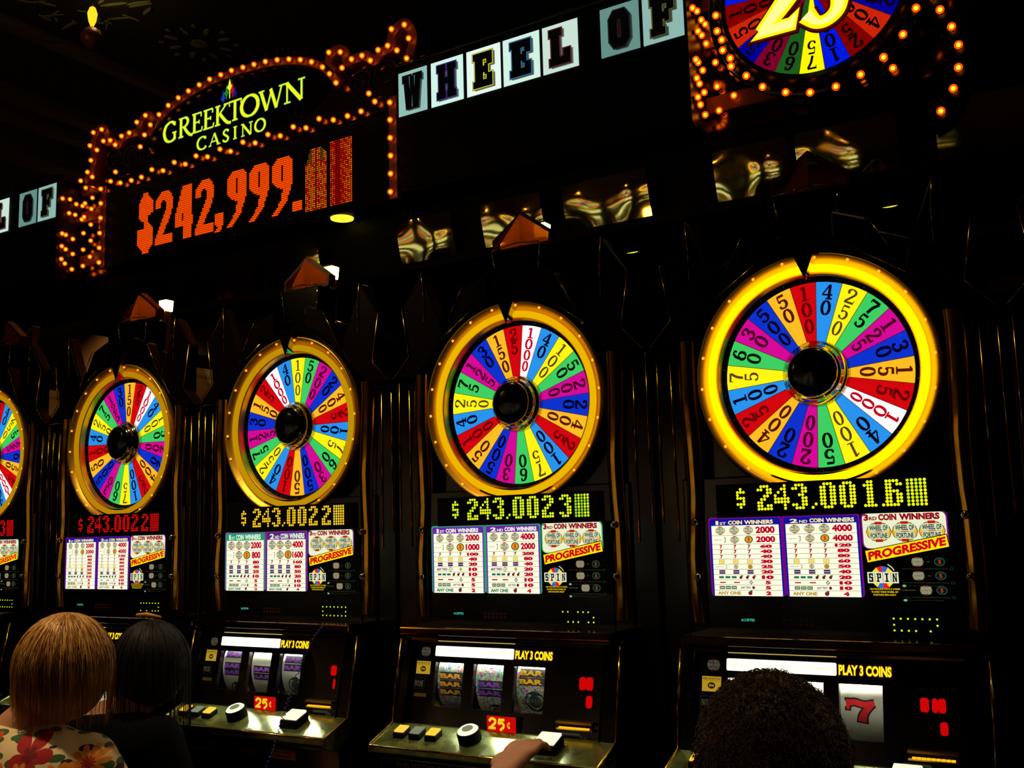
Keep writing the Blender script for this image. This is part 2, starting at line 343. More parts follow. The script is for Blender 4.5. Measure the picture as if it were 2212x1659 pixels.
def wheel_meshes(R, y, a_top, hubr, cols, ink, parent, nm='wheel_disc'):
    """22 coloured wedges; a_top = clockwise angle of the first wedge in degrees"""
    d = MB(); t = MB()
    for i, wv in enumerate(WEDGE):
        c = wv[-1]; num = wv[:-1]; A = a_top+i*360/22
        arc = [(R*sin(rad(A-8.18+16.36*k/6)), R*cos(rad(A-8.18+16.36*k/6))) for k in range(7)]
        inn = [(hubr*sin(rad(A-8.18+16.36*k/6)), hubr*cos(rad(A-8.18+16.36*k/6))) for k in range(6, -1, -1)]
        d.flat(arc+inn, y, E(cols[c]))
        L = MB(); n = len(num)
        pit = .172 if n == 2 else (.185 if n == 3 else .143); h = .158 if n < 4 else .128
        for k, ch in enumerate(num):
            top = .965-k*pit*(1 if n < 3 else .98); wd = (.108-.012*k)*(1.12 if ch not in '1' else 1)
            put_serif(L, ch, -R*wd/2, R*wd/2, R*(top-h), R*top, y-.0006, E(ink[c]), 0 if c == 'y' else R*.0055)
        ca, sa = cos(rad(A)), sin(rad(A))
        t.add([(x*ca+z*sa, yy, -x*sa+z*ca) for x, yy, z in L.v], L.f, L.mats[0])
        a = rad(A-8.18)
        t.ribbon([(hubr*sin(a), hubr*cos(a)), (R*sin(a), R*cos(a))], R*.006, y-.0004, E((70, 10, 0)))
    o = d.build(nm, parent); t.build('wheel_numerals', o); return o

DOT = {'2': ['.###.', '##.##', '...##', '..##.', '.##..', '##...', '##.##', '#####'], '4': ['...#.', '..##.', '.#.#.', '#..#.', '#####', '#####', '...#.', '...#.'],
 '3': ['.###.', '##.##', '...##', '..##.', '...##', '...##', '##.##', '.###.'], '0': ['.###.', '##.##', '##.##', '##.##', '##.##', '##.##', '##.##', '.###.'],
 '1': ['..##.', '.###.', '..##.', '..##.', '..##.', '..##.', '..##.', '.####'], '.': ['', '', '', '', '', '', '.#', '#.'], '6': ['####.', '##.##', '##...', '####.', '##.##', '##.##', '##.##', '####.'],
 '$': ['.#.', '###', '#..', '###', '..#', '###', '.#.'], '#': ['#####']*8, ' ': []}
def led_board(text_x, color, dim, parent, hot=None):
    b = MB()
    b.box(-.226, .236, -.0035, .03, 1.5105, 1.5825, BLACKM); bo = b.build('counter_housing', parent)
    for ch, x in text_x:
        px, pz = (.0068, .0068) if ch != '#' else (.0081, .0069)
        if ch == '$': pz = .0064
        q = MB()
        for rI, row in enumerate(DOT[ch]):
            for cI, v in enumerate(row):
                if v == '#':
                    z = 1.5745-rI*pz-(.004 if ch == '$' else 0)
                    mt = E(dim) if (ch == '#' and (cI in (0, 2) or rI % 3 == 2)) else E(color)
                    q.disc(x+cI*px, z, .0032, .0032, -.0041, mt, 8)
        q.build('dollar_sign' if ch == '$' else ('decimal_point' if ch == '.' else 'counter_digit'), bo)
def badge(q, x, z, s, y, dim=1.0, txt=True):
    k = lambda c: tuple(int(v*dim) for v in c)
    q.disc(x, z, s*.58, s*.46, y, E(k((60, 30, 10))), 12); q.disc(x, z, s*.55, s*.43, y-.0002, E(k((235, 180, 30))), 12)
    q.rect(x-s*.16, x+s*.16, z-s*.47, z+s*.47, y-.0003, E(k((190, 30, 20))))
    q.rect(x-s*.46, x+s*.46, z+.02*s, z+s*.34, y-.0004, E(k((210, 225, 190)))); q.rect(x-s*.42, x+s*.42, z-s*.34, z-s*.02, y-.0004, E(k((210, 225, 190))))
    if txt:
        put_text(q, 'WHEEL OF', x-s*.42, x+s*.42, z+.06*s, z+s*.3, y-.0006, E(k((20, 20, 16))), .03)
        put_text(q, 'FORTUNE', x-s*.38, x+s*.38, z-.3*s, z-s*.06, y-.0006, E(k((20, 20, 16))), .03)
TABLES = {
 'blue': dict(head=(22, 18, 150), frame=(120, 10, 130), ink=(255, 240, 150), cuts=[.09, .218, .333, .397, .464, .525, .593, .657, .725, .795, .86, .926, 1],
   a=['2000', '2000', '60', '40', '40', '30', '25', '20', '10', '5', '5', '2'], b=['4000', '4000', '120', '80', '80', '60', '50', '40', '20', '10', '10', '4'], kinds='WC777GcPBrTA'),
 'green': dict(head=(104, 40, 160), frame=(40, 170, 110), ink=(255, 255, 240), cuts=[.10, .24, .383, .455, .53, .607, .683, .76, .84, .917, 1],
   a=['2000', '1000', '100', '40', '20', '10', '10', '5', '5', '2'], b=['4000', '2000', '200', '80', '40', '20', '20', '10', '10', '4'], kinds='WC7GPtBrTA'),
 'violet': dict(head=(40, 150, 110), head2=(100, 30, 130), frame=(120, 60, 150), ink=(225, 255, 225), cuts=[.13, .3, .47, .55, .63, .71, .79, .87, .94, 1],
   a=['2000', '800', '80', '40', '25', '10', '5', '5', '2'], b=['4000', '1600', '160', '80', '50', '20', '10', '10', '4'], kinds='WC7PPBrTA')}
def paytable(T, x0, x1, amounts, title, hd, parent, first):
    q = MB(); Z1, Z0 = 1.5085, 1.3440; y = -.0015; zz = lambda fr: Z1-(Z1-Z0)*fr
    q.box(x0-.0035, x1+.0035, -.001, .012, Z0, Z1+.004, BLACKM)
    q.rrect(x0-.003, x1+.003, Z0, Z1+.0035, .006, y, E(T['frame'])); q.rrect(x0, x1, Z0, Z1, .005, y-.0002, E(hd))
    q.rect(x0+.004, x1-.004, Z0, zz(T['cuts'][0]), y-.0004, E(WH))
    W = x1-x0; h0 = zz(.02); h1 = zz(T['cuts'][0]-.012)
    put_text(q, title[0], x0+W*.09, x0+W*(.13 if first else .2), h1, h0-.001, y-.0007, E(T['ink']), .03)
    put_text(q, title[1], x0+W*(.15 if first else .22), x0+W*(.24 if first else .33), h1, h1+(h0-h1)*.6, y-.0007, E(T['ink']), .02)
    put_text(q, 'COIN', x0+W*(.27 if first else .36), x0+W*(.47 if first else .55), h1, h0-.001, y-.0007, E(T['ink']), .04)
    put_text(q, 'WINNERS', x0+W*(.5 if first else .58), x0+W*(.9 if first else .95), h1, h0-.001, y-.0007, E(T['ink']), .04)
    Y2 = y-.0006; cs = T['cuts']
    for i, kd in enumerate(T['kinds']):
        zt, zb = zz(cs[i]), zz(cs[i+1]); h = zt-zb; zc = (zt+zb)/2
        if i: q.rect(x0+.004, x1-.004, zt-.0004, zt+.0004, Y2, E((120, 120, 90)))
        s = amounts[i]; aw = {4: .265, 3: .22, 2: .165, 1: .075}[len(s)]*W; ac = x0+W*.785
        put_text(q, s, ac-aw/2, ac+aw/2, zb+h*.16, zt-h*.16, Y2, E(RED), .075 if h < .015 else .05)
        xs = [x0+W*.15, x0+W*.35, x0+W*.55]
        if kd == 'W':
            for x in xs: badge(q, x, zc, h*.9, Y2)
        elif kd in 'Cc':
            put_text(q, 'COMBINATION', x0+W*.05, x0+W*.17, zc-.0012, zc+.0012, Y2, E((60, 60, 50)))
            put_text(q, '3' if kd == 'C' else '2', x0+W*.2, x0+W*.225, zb+h*.2, zt-h*.2, Y2, E((30, 30, 25)))
            badge(q, xs[1], zc, h*.9, Y2); q.disc(xs[2], zc, h*.5, h*.43, Y2, E((40, 110, 50)), 14); q.disc(xs[2], zc, h*.38, h*.33, Y2-.0002, E((235, 150, 30)), 14)
            put_text(q, '5', xs[2]-h*.13, xs[2]+h*.13, zc-h*.22, zc+h*.22, Y2-.0004, E((200, 20, 10)), .04)
        elif kd == '7':
            for x in xs: put_text(q, '7', x-h*.3, x+h*.3, zb+h*.12, zt-h*.12, Y2, E((170, 20, 40)), .06)
        elif kd == 'G':
            for x in xs:
                for a in range(3):
                    for b in range(3): q.rect(x-h*.6+a*h*.41, x-h*.6+a*h*.41+h*.36, zb+h*(.08+b*.29), zb+h*(.08+b*.29)+h*.24, Y2, E((235, 200, 30)))
        elif kd == 'P':
            for x in xs:
                for b in range(2): q.rect(x-h*.6, x+h*.6, zb+h*(.12+b*.4), zb+h*(.46+b*.4), Y2, E((76, 36, 96)))
        elif kd == 'B':
            for k in range(3):
                q.rect(x0+W*(.1+.09*k), x0+W*(.17+.09*k), zc-h*.2, zc+h*.2, Y2, E((40, 110, 70)))
                q.disc(x0+W*(.41+.09*k), zc-h*.05, h*.3, h*.28, Y2, E((120, 20, 30)), 8); q.rect(x0+W*(.41+.09*k), x0+W*(.44+.09*k), zc+h*.1, zc+h*.35, Y2, E((20, 90, 40)))
        elif kd == 'r':
            for x in xs[:2]: q.rect(x-h*.6, x+h*.6, zc-h*.12, zc+h*.12, Y2, E((190, 30, 30)))
            q.flat([(xs[2]-h*.4, zc), (xs[2], zc-h*.42), (xs[2]+h*.4, zc), (xs[2], zc+h*.42)], Y2, E((30, 90, 60))); q.disc(xs[2], zc, h*.2, h*.2, Y2-.0002, E((220, 230, 190)), 8)
        elif kd == 'T':
            for k in range(3): q.rrect(x0+W*(.1+.085*k), x0+W*(.175+.085*k), zc-h*.3, zc+h*.3, .0004, Y2, E((60, 100, 60))); q.rect(x0+W*(.11+.085*k), x0+W*(.165+.085*k), zc-h*.08, zc+h*.08, Y2-.0002, E((220, 230, 190)))
            put_text(q, 'ANY TWO', x0+W*.4, x0+W*.54, zc-h*.22, zc+h*.22, Y2, E((120, 30, 120)), .04); q.disc(x0+W*.58, zc, h*.3, h*.3, Y2, E((120, 20, 30)), 8)
        elif kd == 't':
            put_text(q, 'ANY TWO', x0+W*.08, x0+W*.29, zc-h*.28, zc+h*.28, Y2, E((110, 30, 120)), .05); badge(q, xs[1], zc, h*.95, Y2, txt=False)
            q.flat([(xs[2]-h*.4, zc), (xs[2], zc-h*.42), (xs[2]+h*.4, zc), (xs[2], zc+h*.42)], Y2, E((190, 170, 40)))
        elif kd == 'A':
            put_text(q, 'ANY ONE', x0+W*.07, x0+W*.4, zc-h*.3, zc+h*.3, Y2, E((30, 120, 70) if T is not TABLES['blue'] else (190, 150, 40)), .05)
            q.disc(x0+W*.53, zc, h*.38, h*.36, Y2, E((120, 30, 40)), 10); q.rect(x0+W*.53, x0+W*.56, zc+h*.1, zc+h*.45, Y2, E((20, 90, 40)))
    return q.build('paytable_panel', parent)
def third_panel(T, parent):
    q = MB(); y = -.0015
    q.box(.0775, .262, -.001, .012, 1.344, 1.5125, BLACKM)
    q.rrect(.078, .243, 1.440, 1.5135, .012, y, E(T['frame'])); q.rrect(.081, .240, 1.441, 1.511, .011, y-.0002, E((236, 240, 205)))
    y2 = y-.0005; dr = E((150, 6, 24))
    put_text(q, '3', .084, .0935, 1.496, 1.5095, y2, dr, .06); put_text(q, 'RD', .0945, .110, 1.497, 1.504, y2, dr, .04)
    put_text(q, 'COIN', .113, .148, 1.496, 1.509, y2, dr, .06); put_text(q, 'WINNERS', .153, .229, 1.496, 1.509, y2, dr, .06)
    for x in (.112, .162, .213): badge(q, x, 1.4735, .043, y2)
    q.flat([(.0815, 1.437), (.0855, 1.4115), (.2435, 1.4415), (.2395, 1.4675)], y-.0016, E((20, 10, 0)))
    q.flat([(.0830, 1.4358), (.0865, 1.4132), (.2420, 1.4425), (.2385, 1.4655)], y-.0019, E((255, 232, 10)))
    put_text(q, 'PROGRESSIVE', .0885, .2370, 1.4165, 1.4340, y-.0023, E((208, 0, 16)), .05, slope=.192)
    # spin wheel emblem
    cols = [(230, 30, 30), (250, 220, 40), (30, 110, 220)]
    for i in range(12):
        a0, a1 = 2*pi*i/12, 2*pi*(i+1)/12
        q.flat([(.113, 1.3835), (.113+.0225*cos(a0), 1.3835+.0225*sin(a0)), (.113+.0225*cos(a1), 1.3835+.0225*sin(a1))], y2, E(cols[i % 3]))
    for k, ch in enumerate('SPIN'):
        xa = .0835+k*.0152; q.rect(xa, xa+.0142, 1.372, 1.394, y2-.0004, E((225, 232, 190))); put_slab(q, ch, xa+.002, xa+.0122, 1.3745, 1.3915, y2-.0008, E((12, 12, 10)))
    q.ribbon([(.124, 1.409), (.132, 1.403), (.136, 1.397)], .0018, y2, E((220, 230, 190)))
    for k, s in enumerate(('ON PAYLINE WITH 3 COINS', 'PLAYED WINS WHEEL OF', 'FORTUNE SPIN ONLY')):
        put_text(q, s, .0865+.003*k, .1445-.004*k, 1.3588-.0057*k, 1.3622-.0057*k, y2, E((225, 190, 20)), .03)
    for k, z in enumerate((1.4135, 1.3865, 1.3585)):
        badge(q, .181+.012*(k == 2), z, .021, y2, .62, txt=False)
        q.disc(.222, z, .0105, .0085, y2, E((20, 70, 56)), 16); q.disc(.222, z, .0082, .0062, y2-.0002, E((26, 14, 12)), 16)
        put_text(q, '5', .2195, .2245, z-.0042, z+.0042, y2-.0004, E((150, 66, 20)), .04)
        put_text(q, 'OR', .1985, .204, z-.0012, z+.0012, y2, E((90, 90, 50)))
        put_text(q, 'PAYS TO MAXIMUM COMBINATION VALUE', .152, .236, z-.0145, z-.0128, y2, E((70, 66, 34)))
        q.disc(.243, z-.0135, .004, .0028, y2, E((12, 54, 44)), 12); q.disc(.243, z-.0135, .0032, .002, y2-.0002, E((8, 10, 9)), 12)
        if k: q.disc(.153, z-.0195, .0038, .0024, y2, E((120, 170, 140)), 12); put_text(q, 'ON THE SPIN TAKES THE PRESENT', .16, .225, z-.0202, z-.0188, y2, E((60, 58, 30)))
    put_text(q, 'COMBINATION', .148, .1735, 1.3575, 1.3595, y2, E((110, 100, 50)))
    q.build('bonus_panel', parent)

def bezel_y(x, z): return -.042-(1.24-z)*.2
REELX = [(-.203, -.119), (-.09, -.005), (.025, .108)]
GLIT = None
def glitter():
    global GLIT
    if GLIT: return GLIT
    mt = bpy.data.materials.new('holographic_film'); mt.use_nodes = True; nt = mt.node_tree; b = nt.nodes['Principled BSDF']
    v = nt.nodes.new('ShaderNodeTexVoronoi'); v.inputs['Scale'].default_value = 300
    tc = nt.nodes.new('ShaderNodeTexCoord'); nt.links.new(tc.outputs['Object'], v.inputs['Vector'])
    h = nt.nodes.new('ShaderNodeHueSaturation'); h.inputs['Saturation'].default_value = 1.0; h.inputs['Value'].default_value = 1.3
    nt.links.new(v.outputs['Color'], h.inputs['Color']); nt.links.new(h.outputs[0], b.inputs['Base Color'])
    b.inputs['Roughness'].default_value = .3; b.inputs['Metallic'].default_value = .3
    GLIT = mt; return mt
REELW = P('reel_paper', (225, 225, 205), 0, .6)
GLASS = None
def glass():
    global GLASS
    if GLASS: return GLASS
    mt = bpy.data.materials.new('clear_glass'); mt.use_nodes = True; nt = mt.node_tree; n = nt.nodes; n.clear()
    t = n.new('ShaderNodeBsdfTransparent'); g = n.new('ShaderNodeBsdfGlossy'); g.inputs['Roughness'].default_value = .03
    fr = n.new('ShaderNodeFresnel'); fr.inputs[0].default_value = 1.35; mx = n.new('ShaderNodeMixShader'); o = n.new('ShaderNodeOutputMaterial')
    nt.links.new(fr.outputs[0], mx.inputs[0]); nt.links.new(t.outputs[0], mx.inputs[1]); nt.links.new(g.outputs[0], mx.inputs[2]); nt.links.new(mx.outputs[0], o.inputs[0])
    GLASS = mt; return mt
PM = {}
def paint(rgb, rough=.5):
    k = (rgb, rough)
    if k not in PM: PM[k] = P('ink_%d_%d_%d' % rgb, rgb, 0, rough)
    return PM[k]
def grille():
    if 'grille' in MATS: return MATS['grille']
    mt = bpy.data.materials.new('amber_perforated_lens'); mt.use_nodes = True; nt = mt.node_tree; n = nt.nodes; n.clear(); L = nt.links.new
    tc = n.new('ShaderNodeTexCoord'); mp = n.new('ShaderNodeMapping'); mp.inputs['Scale'].default_value = (1, 1, 1); L(tc.outputs['Object'], mp.inputs[0])
    sx = n.new('ShaderNodeSeparateXYZ'); L(mp.outputs[0], sx.inputs[0])
    def mth(op, a, b=None):
        q = n.new('ShaderNodeMath'); q.operation = op
        for i, v in enumerate((a, b)):
            if v is None: continue
            if isinstance(v, (int, float)): q.inputs[i].default_value = v
            else: L(v, q.inputs[i])
        return q.outputs[0]
    k = 2*pi/.0052
    a = mth('SINE', mth('MULTIPLY', mth('ADD', sx.outputs[0], sx.outputs[2]), k)); b = mth('SINE', mth('MULTIPLY', mth('SUBTRACT', sx.outputs[0], sx.outputs[2]), k))
    d = mth('GREATER_THAN', mth('ADD', a, b), .7)
    tr = n.new('ShaderNodeBsdfTranslucent'); tr.inputs[0].default_value = lin((255, 175, 40)); df = n.new('ShaderNodeBsdfGlossy'); df.inputs[0].default_value = lin((60, 22, 8)); df.inputs['Roughness'].default_value = .3
    tp = n.new('ShaderNodeBsdfTransparent'); tp.inputs[0].default_value = (1, .75, .35, 1)
    m0 = n.new('ShaderNodeMixShader'); m0.inputs[0].default_value = .5; L(tr.outputs[0], m0.inputs[1]); L(tp.outputs[0], m0.inputs[2])
    m2 = n.new('ShaderNodeMixShader'); m2.inputs[0].default_value = .22; L(df.outputs[0], m2.inputs[1]); L(tr.outputs[0], m2.inputs[2])
    m1 = n.new('ShaderNodeMixShader'); L(d, m1.inputs[0]); L(m2.outputs[0], m1.inputs[1]); L(m0.outputs[0], m1.inputs[2])
    o = n.new('ShaderNodeOutputMaterial'); L(m1.outputs[0], o.inputs[0]); MATS['grille'] = mt; return mt

def ring_mat(rgb, s):
    k = ('ring', rgb, s)
    if k in MATS: return MATS[k]
    mt = bpy.data.materials.new('glowing_gold_ring'); mt.use_nodes = True; b = mt.node_tree.nodes['Principled BSDF']
    b.inputs['Base Color'].default_value = lin((235, 180, 40)); b.inputs['Metallic'].default_value = .9; b.inputs['Roughness'].default_value = .25
    b.inputs['Emission Color'].default_value = lin(rgb); b.inputs['Emission Strength'].default_value = s
    mt.cycles.emission_sampling = 'FRONT'; MATS[k] = mt; return mt

WZ = 1.811
RBM = []
def rim_bulb_mesh():
    if not RBM:
        q = MB(); q.ball((0, 0, 0), .0033, E((255, 140, 30), 2.4, True), 8, 5); o = q.build('rim_bulb'); RBM.append(o.data); bpy.data.objects.remove(o)
    return RBM[0]
def machine(xo, cfg, label, loc=None):
    t = thing('slot_machine', label, 'slot machine', loc or (xo, 0, 0), cfg.get('group', 'slot machines in the row'))
    T = TABLES[cfg['table']]
    # ---- cabinet
    q = MB()
    q.box(-.30, .30, -.02, .46, 0, .56, BLACKM)
    q.prismx([(.46, .56), (.46, 1.02), (-.05, 1.02), (-.14, .965), (-.12, .80), (-.03, .56)], -.31, .31, BLACK)
    q.prismx([(.46, 1.02), (.46, 1.245), (.12, 1.245), (.12, 1.02)], -.31, .31, BLACK)          # back of the reel bay
    q.prismx([(.12, 1.02), (.12, 1.245), (-.048, 1.245), (-.10, 1.03), (-.10, 1.02)], -.31, -.272, BLACK)
    q.prismx([(.12, 1.02), (.12, 1.245), (-.048, 1.245), (-.10, 1.03), (-.10, 1.02)], .262, .31, BLACK)
    q.prism([(-.31, 1.262), (.31, 1.262), (.31, 2.04), (.16, 2.10), (.07, 2.13), (-.07, 2.13), (-.16, 2.10), (-.31, 2.04)], .045, .46, BLACK)
    q.prism([(-.31, 1.262), (.31, 1.262), (.31, 1.60), (-.31, 1.60)], .012, .045, BLACK)
    q.build('cabinet', t, bevel=.004)
    q = MB(); q.box(-.292, .292, -.085, .10, 1.247, 1.266, P('ledge_brass', (130, 84, 30), 1, .14)); q.box(-.285, .285, -.066, .08, 1.238, 1.247, BLACK)
    q.build('ledge', t, bevel=.0035)
    q = MB()
    q.box(-.37, -.302, .02, .44, .56, 1.90, BLACK); q.box(.302, .37, .02, .44, .56, 1.90, BLACK); q.build('side_panel', t, bevel=.003)
    # ---- gilt uprights either side of the face, with screws
    for sx in (-1, 1):
        g = MB(); n = 10; prof = [(sx*.281+.021*cos(pi*k/n), .013-.017*sin(pi*k/n)) for k in range(n+1)]
        zs = [1.285, 1.33, 1.42, 1.50, 1.56, 1.66, 1.78, 1.86, 1.91]; vs = []
        for z in zs:
            bow = .004*sin((z-1.28)*14)
            vs += [(x+bow*sx, y-.003*sin((z-1.3)*19), z) for x, y in prof]
        k = n+1; g.add(vs, [(j*k+i, j*k+i+1, (j+1)*k+i+1, (j+1)*k+i) for j in range(len(zs)-1) for i in range(n)], GOLD, True)
        u_ = g.build('gilt_upright', t)
        for z_ in (1.503, 1.385): b = MB(); b.ball((0, 0, 0), .0085, CHROME); b = b.build('screw', u_); b.location = (sx*.276, -.008, z_)
        e = MB(); e.tube([(sx*.326, .018, 1.46), (sx*.328, .018, 1.88)], .0022, GOLD); e.tube([(sx*.362, .018, 1.50), (sx*.361, .018, 1.90)], .0018, GOLD); e.build('edge_strip', t)
        # faceted crown fin
        F = [(.199, 2.005), (.243, 1.945), (.30, 1.90), (.366, 1.905), (.312, 1.962), (.334, 2.095), (.268, 2.19), (.232, 2.10), (.21, 2.05)]
        c = MB(); P3 = [(sx*a, z) for a, z in F]; c.prism(P3, .0, .04, FIN)
        fo = c.build('crown_fin', t, bevel=.006)
        c = MB(); c.tube([(sx*.268, -.003, 2.19), (sx*.262, -.003, 2.12), (sx*.262, -.003, 2.05)], .0013, GOLD)  # thin gold wires added along the fin edges to catch glints
        c.tube([(sx*.334, -.003, 2.095), (sx*.312, -.003, 1.962), (sx*.366, -.003, 1.905)], .0013, GOLD); c.build('glint_edge', fo)
        c = MB(); c.prism([(sx*.06, 2.155), (sx*.135, 2.125), (sx*.205, 1.995), (sx*.12, 2.06), (sx*.06, 2.09)], .0, .04, FIN); fo = c.build('crown_facet', t, bevel=.006)
        c = MB(); c.tube([(sx*.135, -.004, 2.125), (sx*.165, -.004, 2.075), (sx*.205, -.004, 1.995), (sx*.11, -.004, 2.06)], .0014, GOLD); c.build('glint_edge', fo)  # gold wire added on the facet edges for its glint
    # ---- wheel
    wl = bpy.data.objects.new('wheel', None); C.objects.link(wl); wl.parent = t; wl.location = (0, 0, WZ)
    q = MB(); q.lathe([(.268, .07), (.266, .05)], 0, 0, BLACK); q.lathe([(.276, .06), (.262, .03), (.2545, .012)], 0, 0, BLACK, 72); q.build('wheel_surround', wl)
    q = MB(); q.lathe([(.2525, .03), (.2570, .016), (.2565, .001), (.2545, -.003), (.2505, -.001), (.2455, .004), (.2400, .010), (.2355, .017), (.2295, .022), (.221, .022), (.2155, .018), (.2135, .012), (.2130, .016), (.212, .034)], 0, 0, GOLDB, 112); rg = q.build('gold_rim', wl)
    rr_, gg_ = cfg['ring']; q = MB(); q.lathe([(.2255+.0085*cos(2*pi*k/10), .011+.0075*sin(2*pi*k/10)) for k in range(11)], 0, 0, E(rr_, gg_, True), 96); q.build('neon_tube', wl)
    for k in range(22):
        a = 2*pi*(k+.3)/22; rb = bpy.data.objects.new('rim_bulb', rim_bulb_mesh()); C.objects.link(rb); rb.parent = rg; rb.location = (.2465*sin(a), .0015, .2465*cos(a))
    q = MB(); q.lathe([(.213, .034), (.2005, .0385)], 0, 0, BLACKM, 72)
    for k in range(22):
        a = 2*pi*k/22; q.ball((.2075*sin(a), .035, .2075*cos(a)), .0016, CHROME, 6, 4)
    q.build('rim_band', wl)
    wheel_meshes(.202, .0395, cfg['turn'], .05, WCOL, WINK, wl)
    q = MB(); q.lathe([(.0715, .0385), (.0715, .03), (.068, .022), (.0635, .020), (.0615, .012), (.058, .006), (.0545, .004), (.052, -.001)], 0, 0, CHROME, 48)
    q.lathe([(.052, -.001), (.048, -.005), (.03, -.009), (0, -.011)], 0, 0, BLACK, 48); q.build('hub', wl)
    q = MB(); q.prism([(-.034, 2.085), (.034, 2.085), (.021, 2.063), (.003, 2.016), (-.001, 2.016), (-.020, 2.063)], -.014, .012, BLACK); q.prism([(-.001, 2.02), (.005, 2.02), (.003, 2.011), (.0, 2.011)], -.013, .0, paint((200, 20, 10)))
    q.prism([(.020, 2.063), (.0235, 2.063), (.0055, 2.02), (.0028, 2.018)], -.0145, .010, CHROME); q.build('pointer', t)
    # ---- topper and candle
    q = MB(); q.prism([(-.062, 2.10), (.062, 2.10), (.074, 2.222), (-.078, 2.222)], .05, .13, BLACK)
    tp = q.build('topper', t, bevel=.003)
    q = MB(); fr = [(-.078, 2.219), (-.071, 2.231), (0, 2.2345), (.0655, 2.231), (.070, 2.222), (.062, 2.12)]
    for a, b in zip([(-.060, 2.15), (-.074, 2.221), (0, 2.232), (.070, 2.225)], [(-.074, 2.221), (0, 2.232), (.070, 2.225), (.062, 2.11)]): q.tube([(a[0], .047, a[1]), (b[0], .047, b[1])], .0016, CHROME)
    q.build('topper_frame', tp)
    pen = [(-.087, 2.222), (.090, 2.222), (.093, 2.256), (.004, 2.322), (-.087, 2.257)]
    q = MB(); inn = grow(pen, -.008)
    n = 5; pz = pen; a_ = sum(pen[i][0]*pen[(i+1) % 5][1]-pen[(i+1) % 5][0]*pen[i][1] for i in range(5))
    q.add([(x, .072, z) for x, z in pen]+[(x, .072, z) for x, z in inn]+[(x, .10, z) for x, z in pen]+[(x, .10, z) for x, z in inn],
          [f_ for i in range(5) for j in [(i+1) % 5] for f_ in ((i, j, j+5, i+5), (i+10, i+15, j+15, j+10), (i, i+10, j+10, j), (i+5, j+5, j+15, i+15))], P('red_lacquer', (70, 18, 8), .2, .25))
    hd = q.build('topper_peak', tp)
    cb = (.004, min(z for x, z in inn)); tipp = max(inn, key=lambda p: p[1])
    for half in (-1, 1):
        po = [p for p in inn if (p[0]-.004)*half > .005]; po = sorted(po, key=lambda p: p[1]); q = MB()
        yk = lambda p: .064+abs(p[0]-.004)*.42
        poly = [cb]+po+[tipp]; V3 = [(x, yk((x, z)), z) for x, z in poly]
        if half < 0: V3 = V3[::-1]
        n_ = len(V3); q.add(V3+[(x, y+.003, z) for x, y, z in V3], [list(range(n_)), list(range(2*n_-1, n_-1, -1))], grille()); q.build('perforated_lens', hd)
    q = MB(); q.box(-.009, .017, .168, .194, 2.12, 2.276, P('candle_stem', (120, 60, 26), .1, .4)); cst = q.build('candle_stem', tp, bevel=.003)
    q = MB(); q.prism([(-.010, 2.276), (.018, 2.276), (.022, 2.312), (-.014, 2.312)], .165, .197, E((255, 180, 80), 26.0, True) if cfg['candle'] else P('candle_off', (90, 60, 50), 0, .4)); q.build('candle_lamp', cst)
    q = MB(); q.box(-.015, .023, .164, .198, 2.3125, 2.317, BLACK); q.build('candle_cap', cst)
    # ---- counter, paytables, message strip
    led_board(cfg['count'], cfg['led'], cfg['leddim'], t)
    paytable(T, -.245, -.0875, T['a'], ('1', 'ST'), T['head'], t, True)
    paytable(T, -.081, .073, T['b'], ('2', 'ND'), T.get('head2', T['head']), t, False)
    third_panel(T, t)
    q = MB(); q.box(-.25, .26, .006, .012, 1.268, 1.341, BLACK)
    put_text(q, 'ACCEPTED', -.188, -.158, 1.2905, 1.2955, .0055, E((60, 230, 200)), .0)
    for k in range(6):
        for j in range(2): q.rect(-.098+k*.0115, -.090+k*.0115, 1.283+j*.0085, 1.2885+j*.0085, .0055, paint((60, 14, 8)))
    q.build('message_strip', t)
    q = MB()
    for k in range(7):
        for j, z in enumerate((1.3025, 1.2905, 1.2795)):
            if j == 1 and k not in (0, 6): continue
            if (k, j) in cfg['nodot']: continue
            q.disc(.1265+k*.0135, z, .0021, .0021, .0045, E((210, 255, 30)), 8)
    q.build('indicator_lights', t)
    # ---- reel bay
    q = MB(); xs = [-.272, -.203, -.119, -.09, -.005, .025, .108, .262]; zs = [1.03, 1.078, 1.18, 1.245]
    vs = [(x, bezel_y(x, z), z) for z in zs for x in xs]+[(x, bezel_y(x, z)+.012, z) for z in zs for x in xs]; fs = []
    for j in range(3):
        for i in range(7):
            if j == 1 and i in (1, 3, 5):
                a, b, c_, d_ = j*8+i, j*8+i+1, (j+1)*8+i+1, (j+1)*8+i
                fs += [(a, b, b+32, a+32), (b, c_, c_+32, b+32), (c_, d_, d_+32, c_+32), (d_, a, a+32, d_+32)]; continue
            a = j*8+i; fs.append((a, a+1, a+9, a+8)); fs.append((a+32, a+40, a+41, a+33))
    q.add(vs, fs, BLACK); bz = q.build('reel_glass_frame', t)
    by = bezel_y
    q = MB()
    def slanted(fn):
        L = MB(); fn(L)
        for (x, y, z), in zip(L.v): q.v.append((x, y+by(x, z), z))
    def blit(dst, L): dst.add([(x, y+by(x, z), z) for x, y, z in L.v], [], BLACK) if False else dst_add(dst, L)
    def dst_add(dst, L):
        o = len(dst.v); dst.v += [(x, y+by(x, z), z) for x, y, z in L.v]
        for f_, k_, s_ in zip(L.f, L.m, L.smooth): dst.f.append([i+o for i in f_]); dst.m.append(dst.mi(L.mats[k_])); dst.smooth.append(s_)
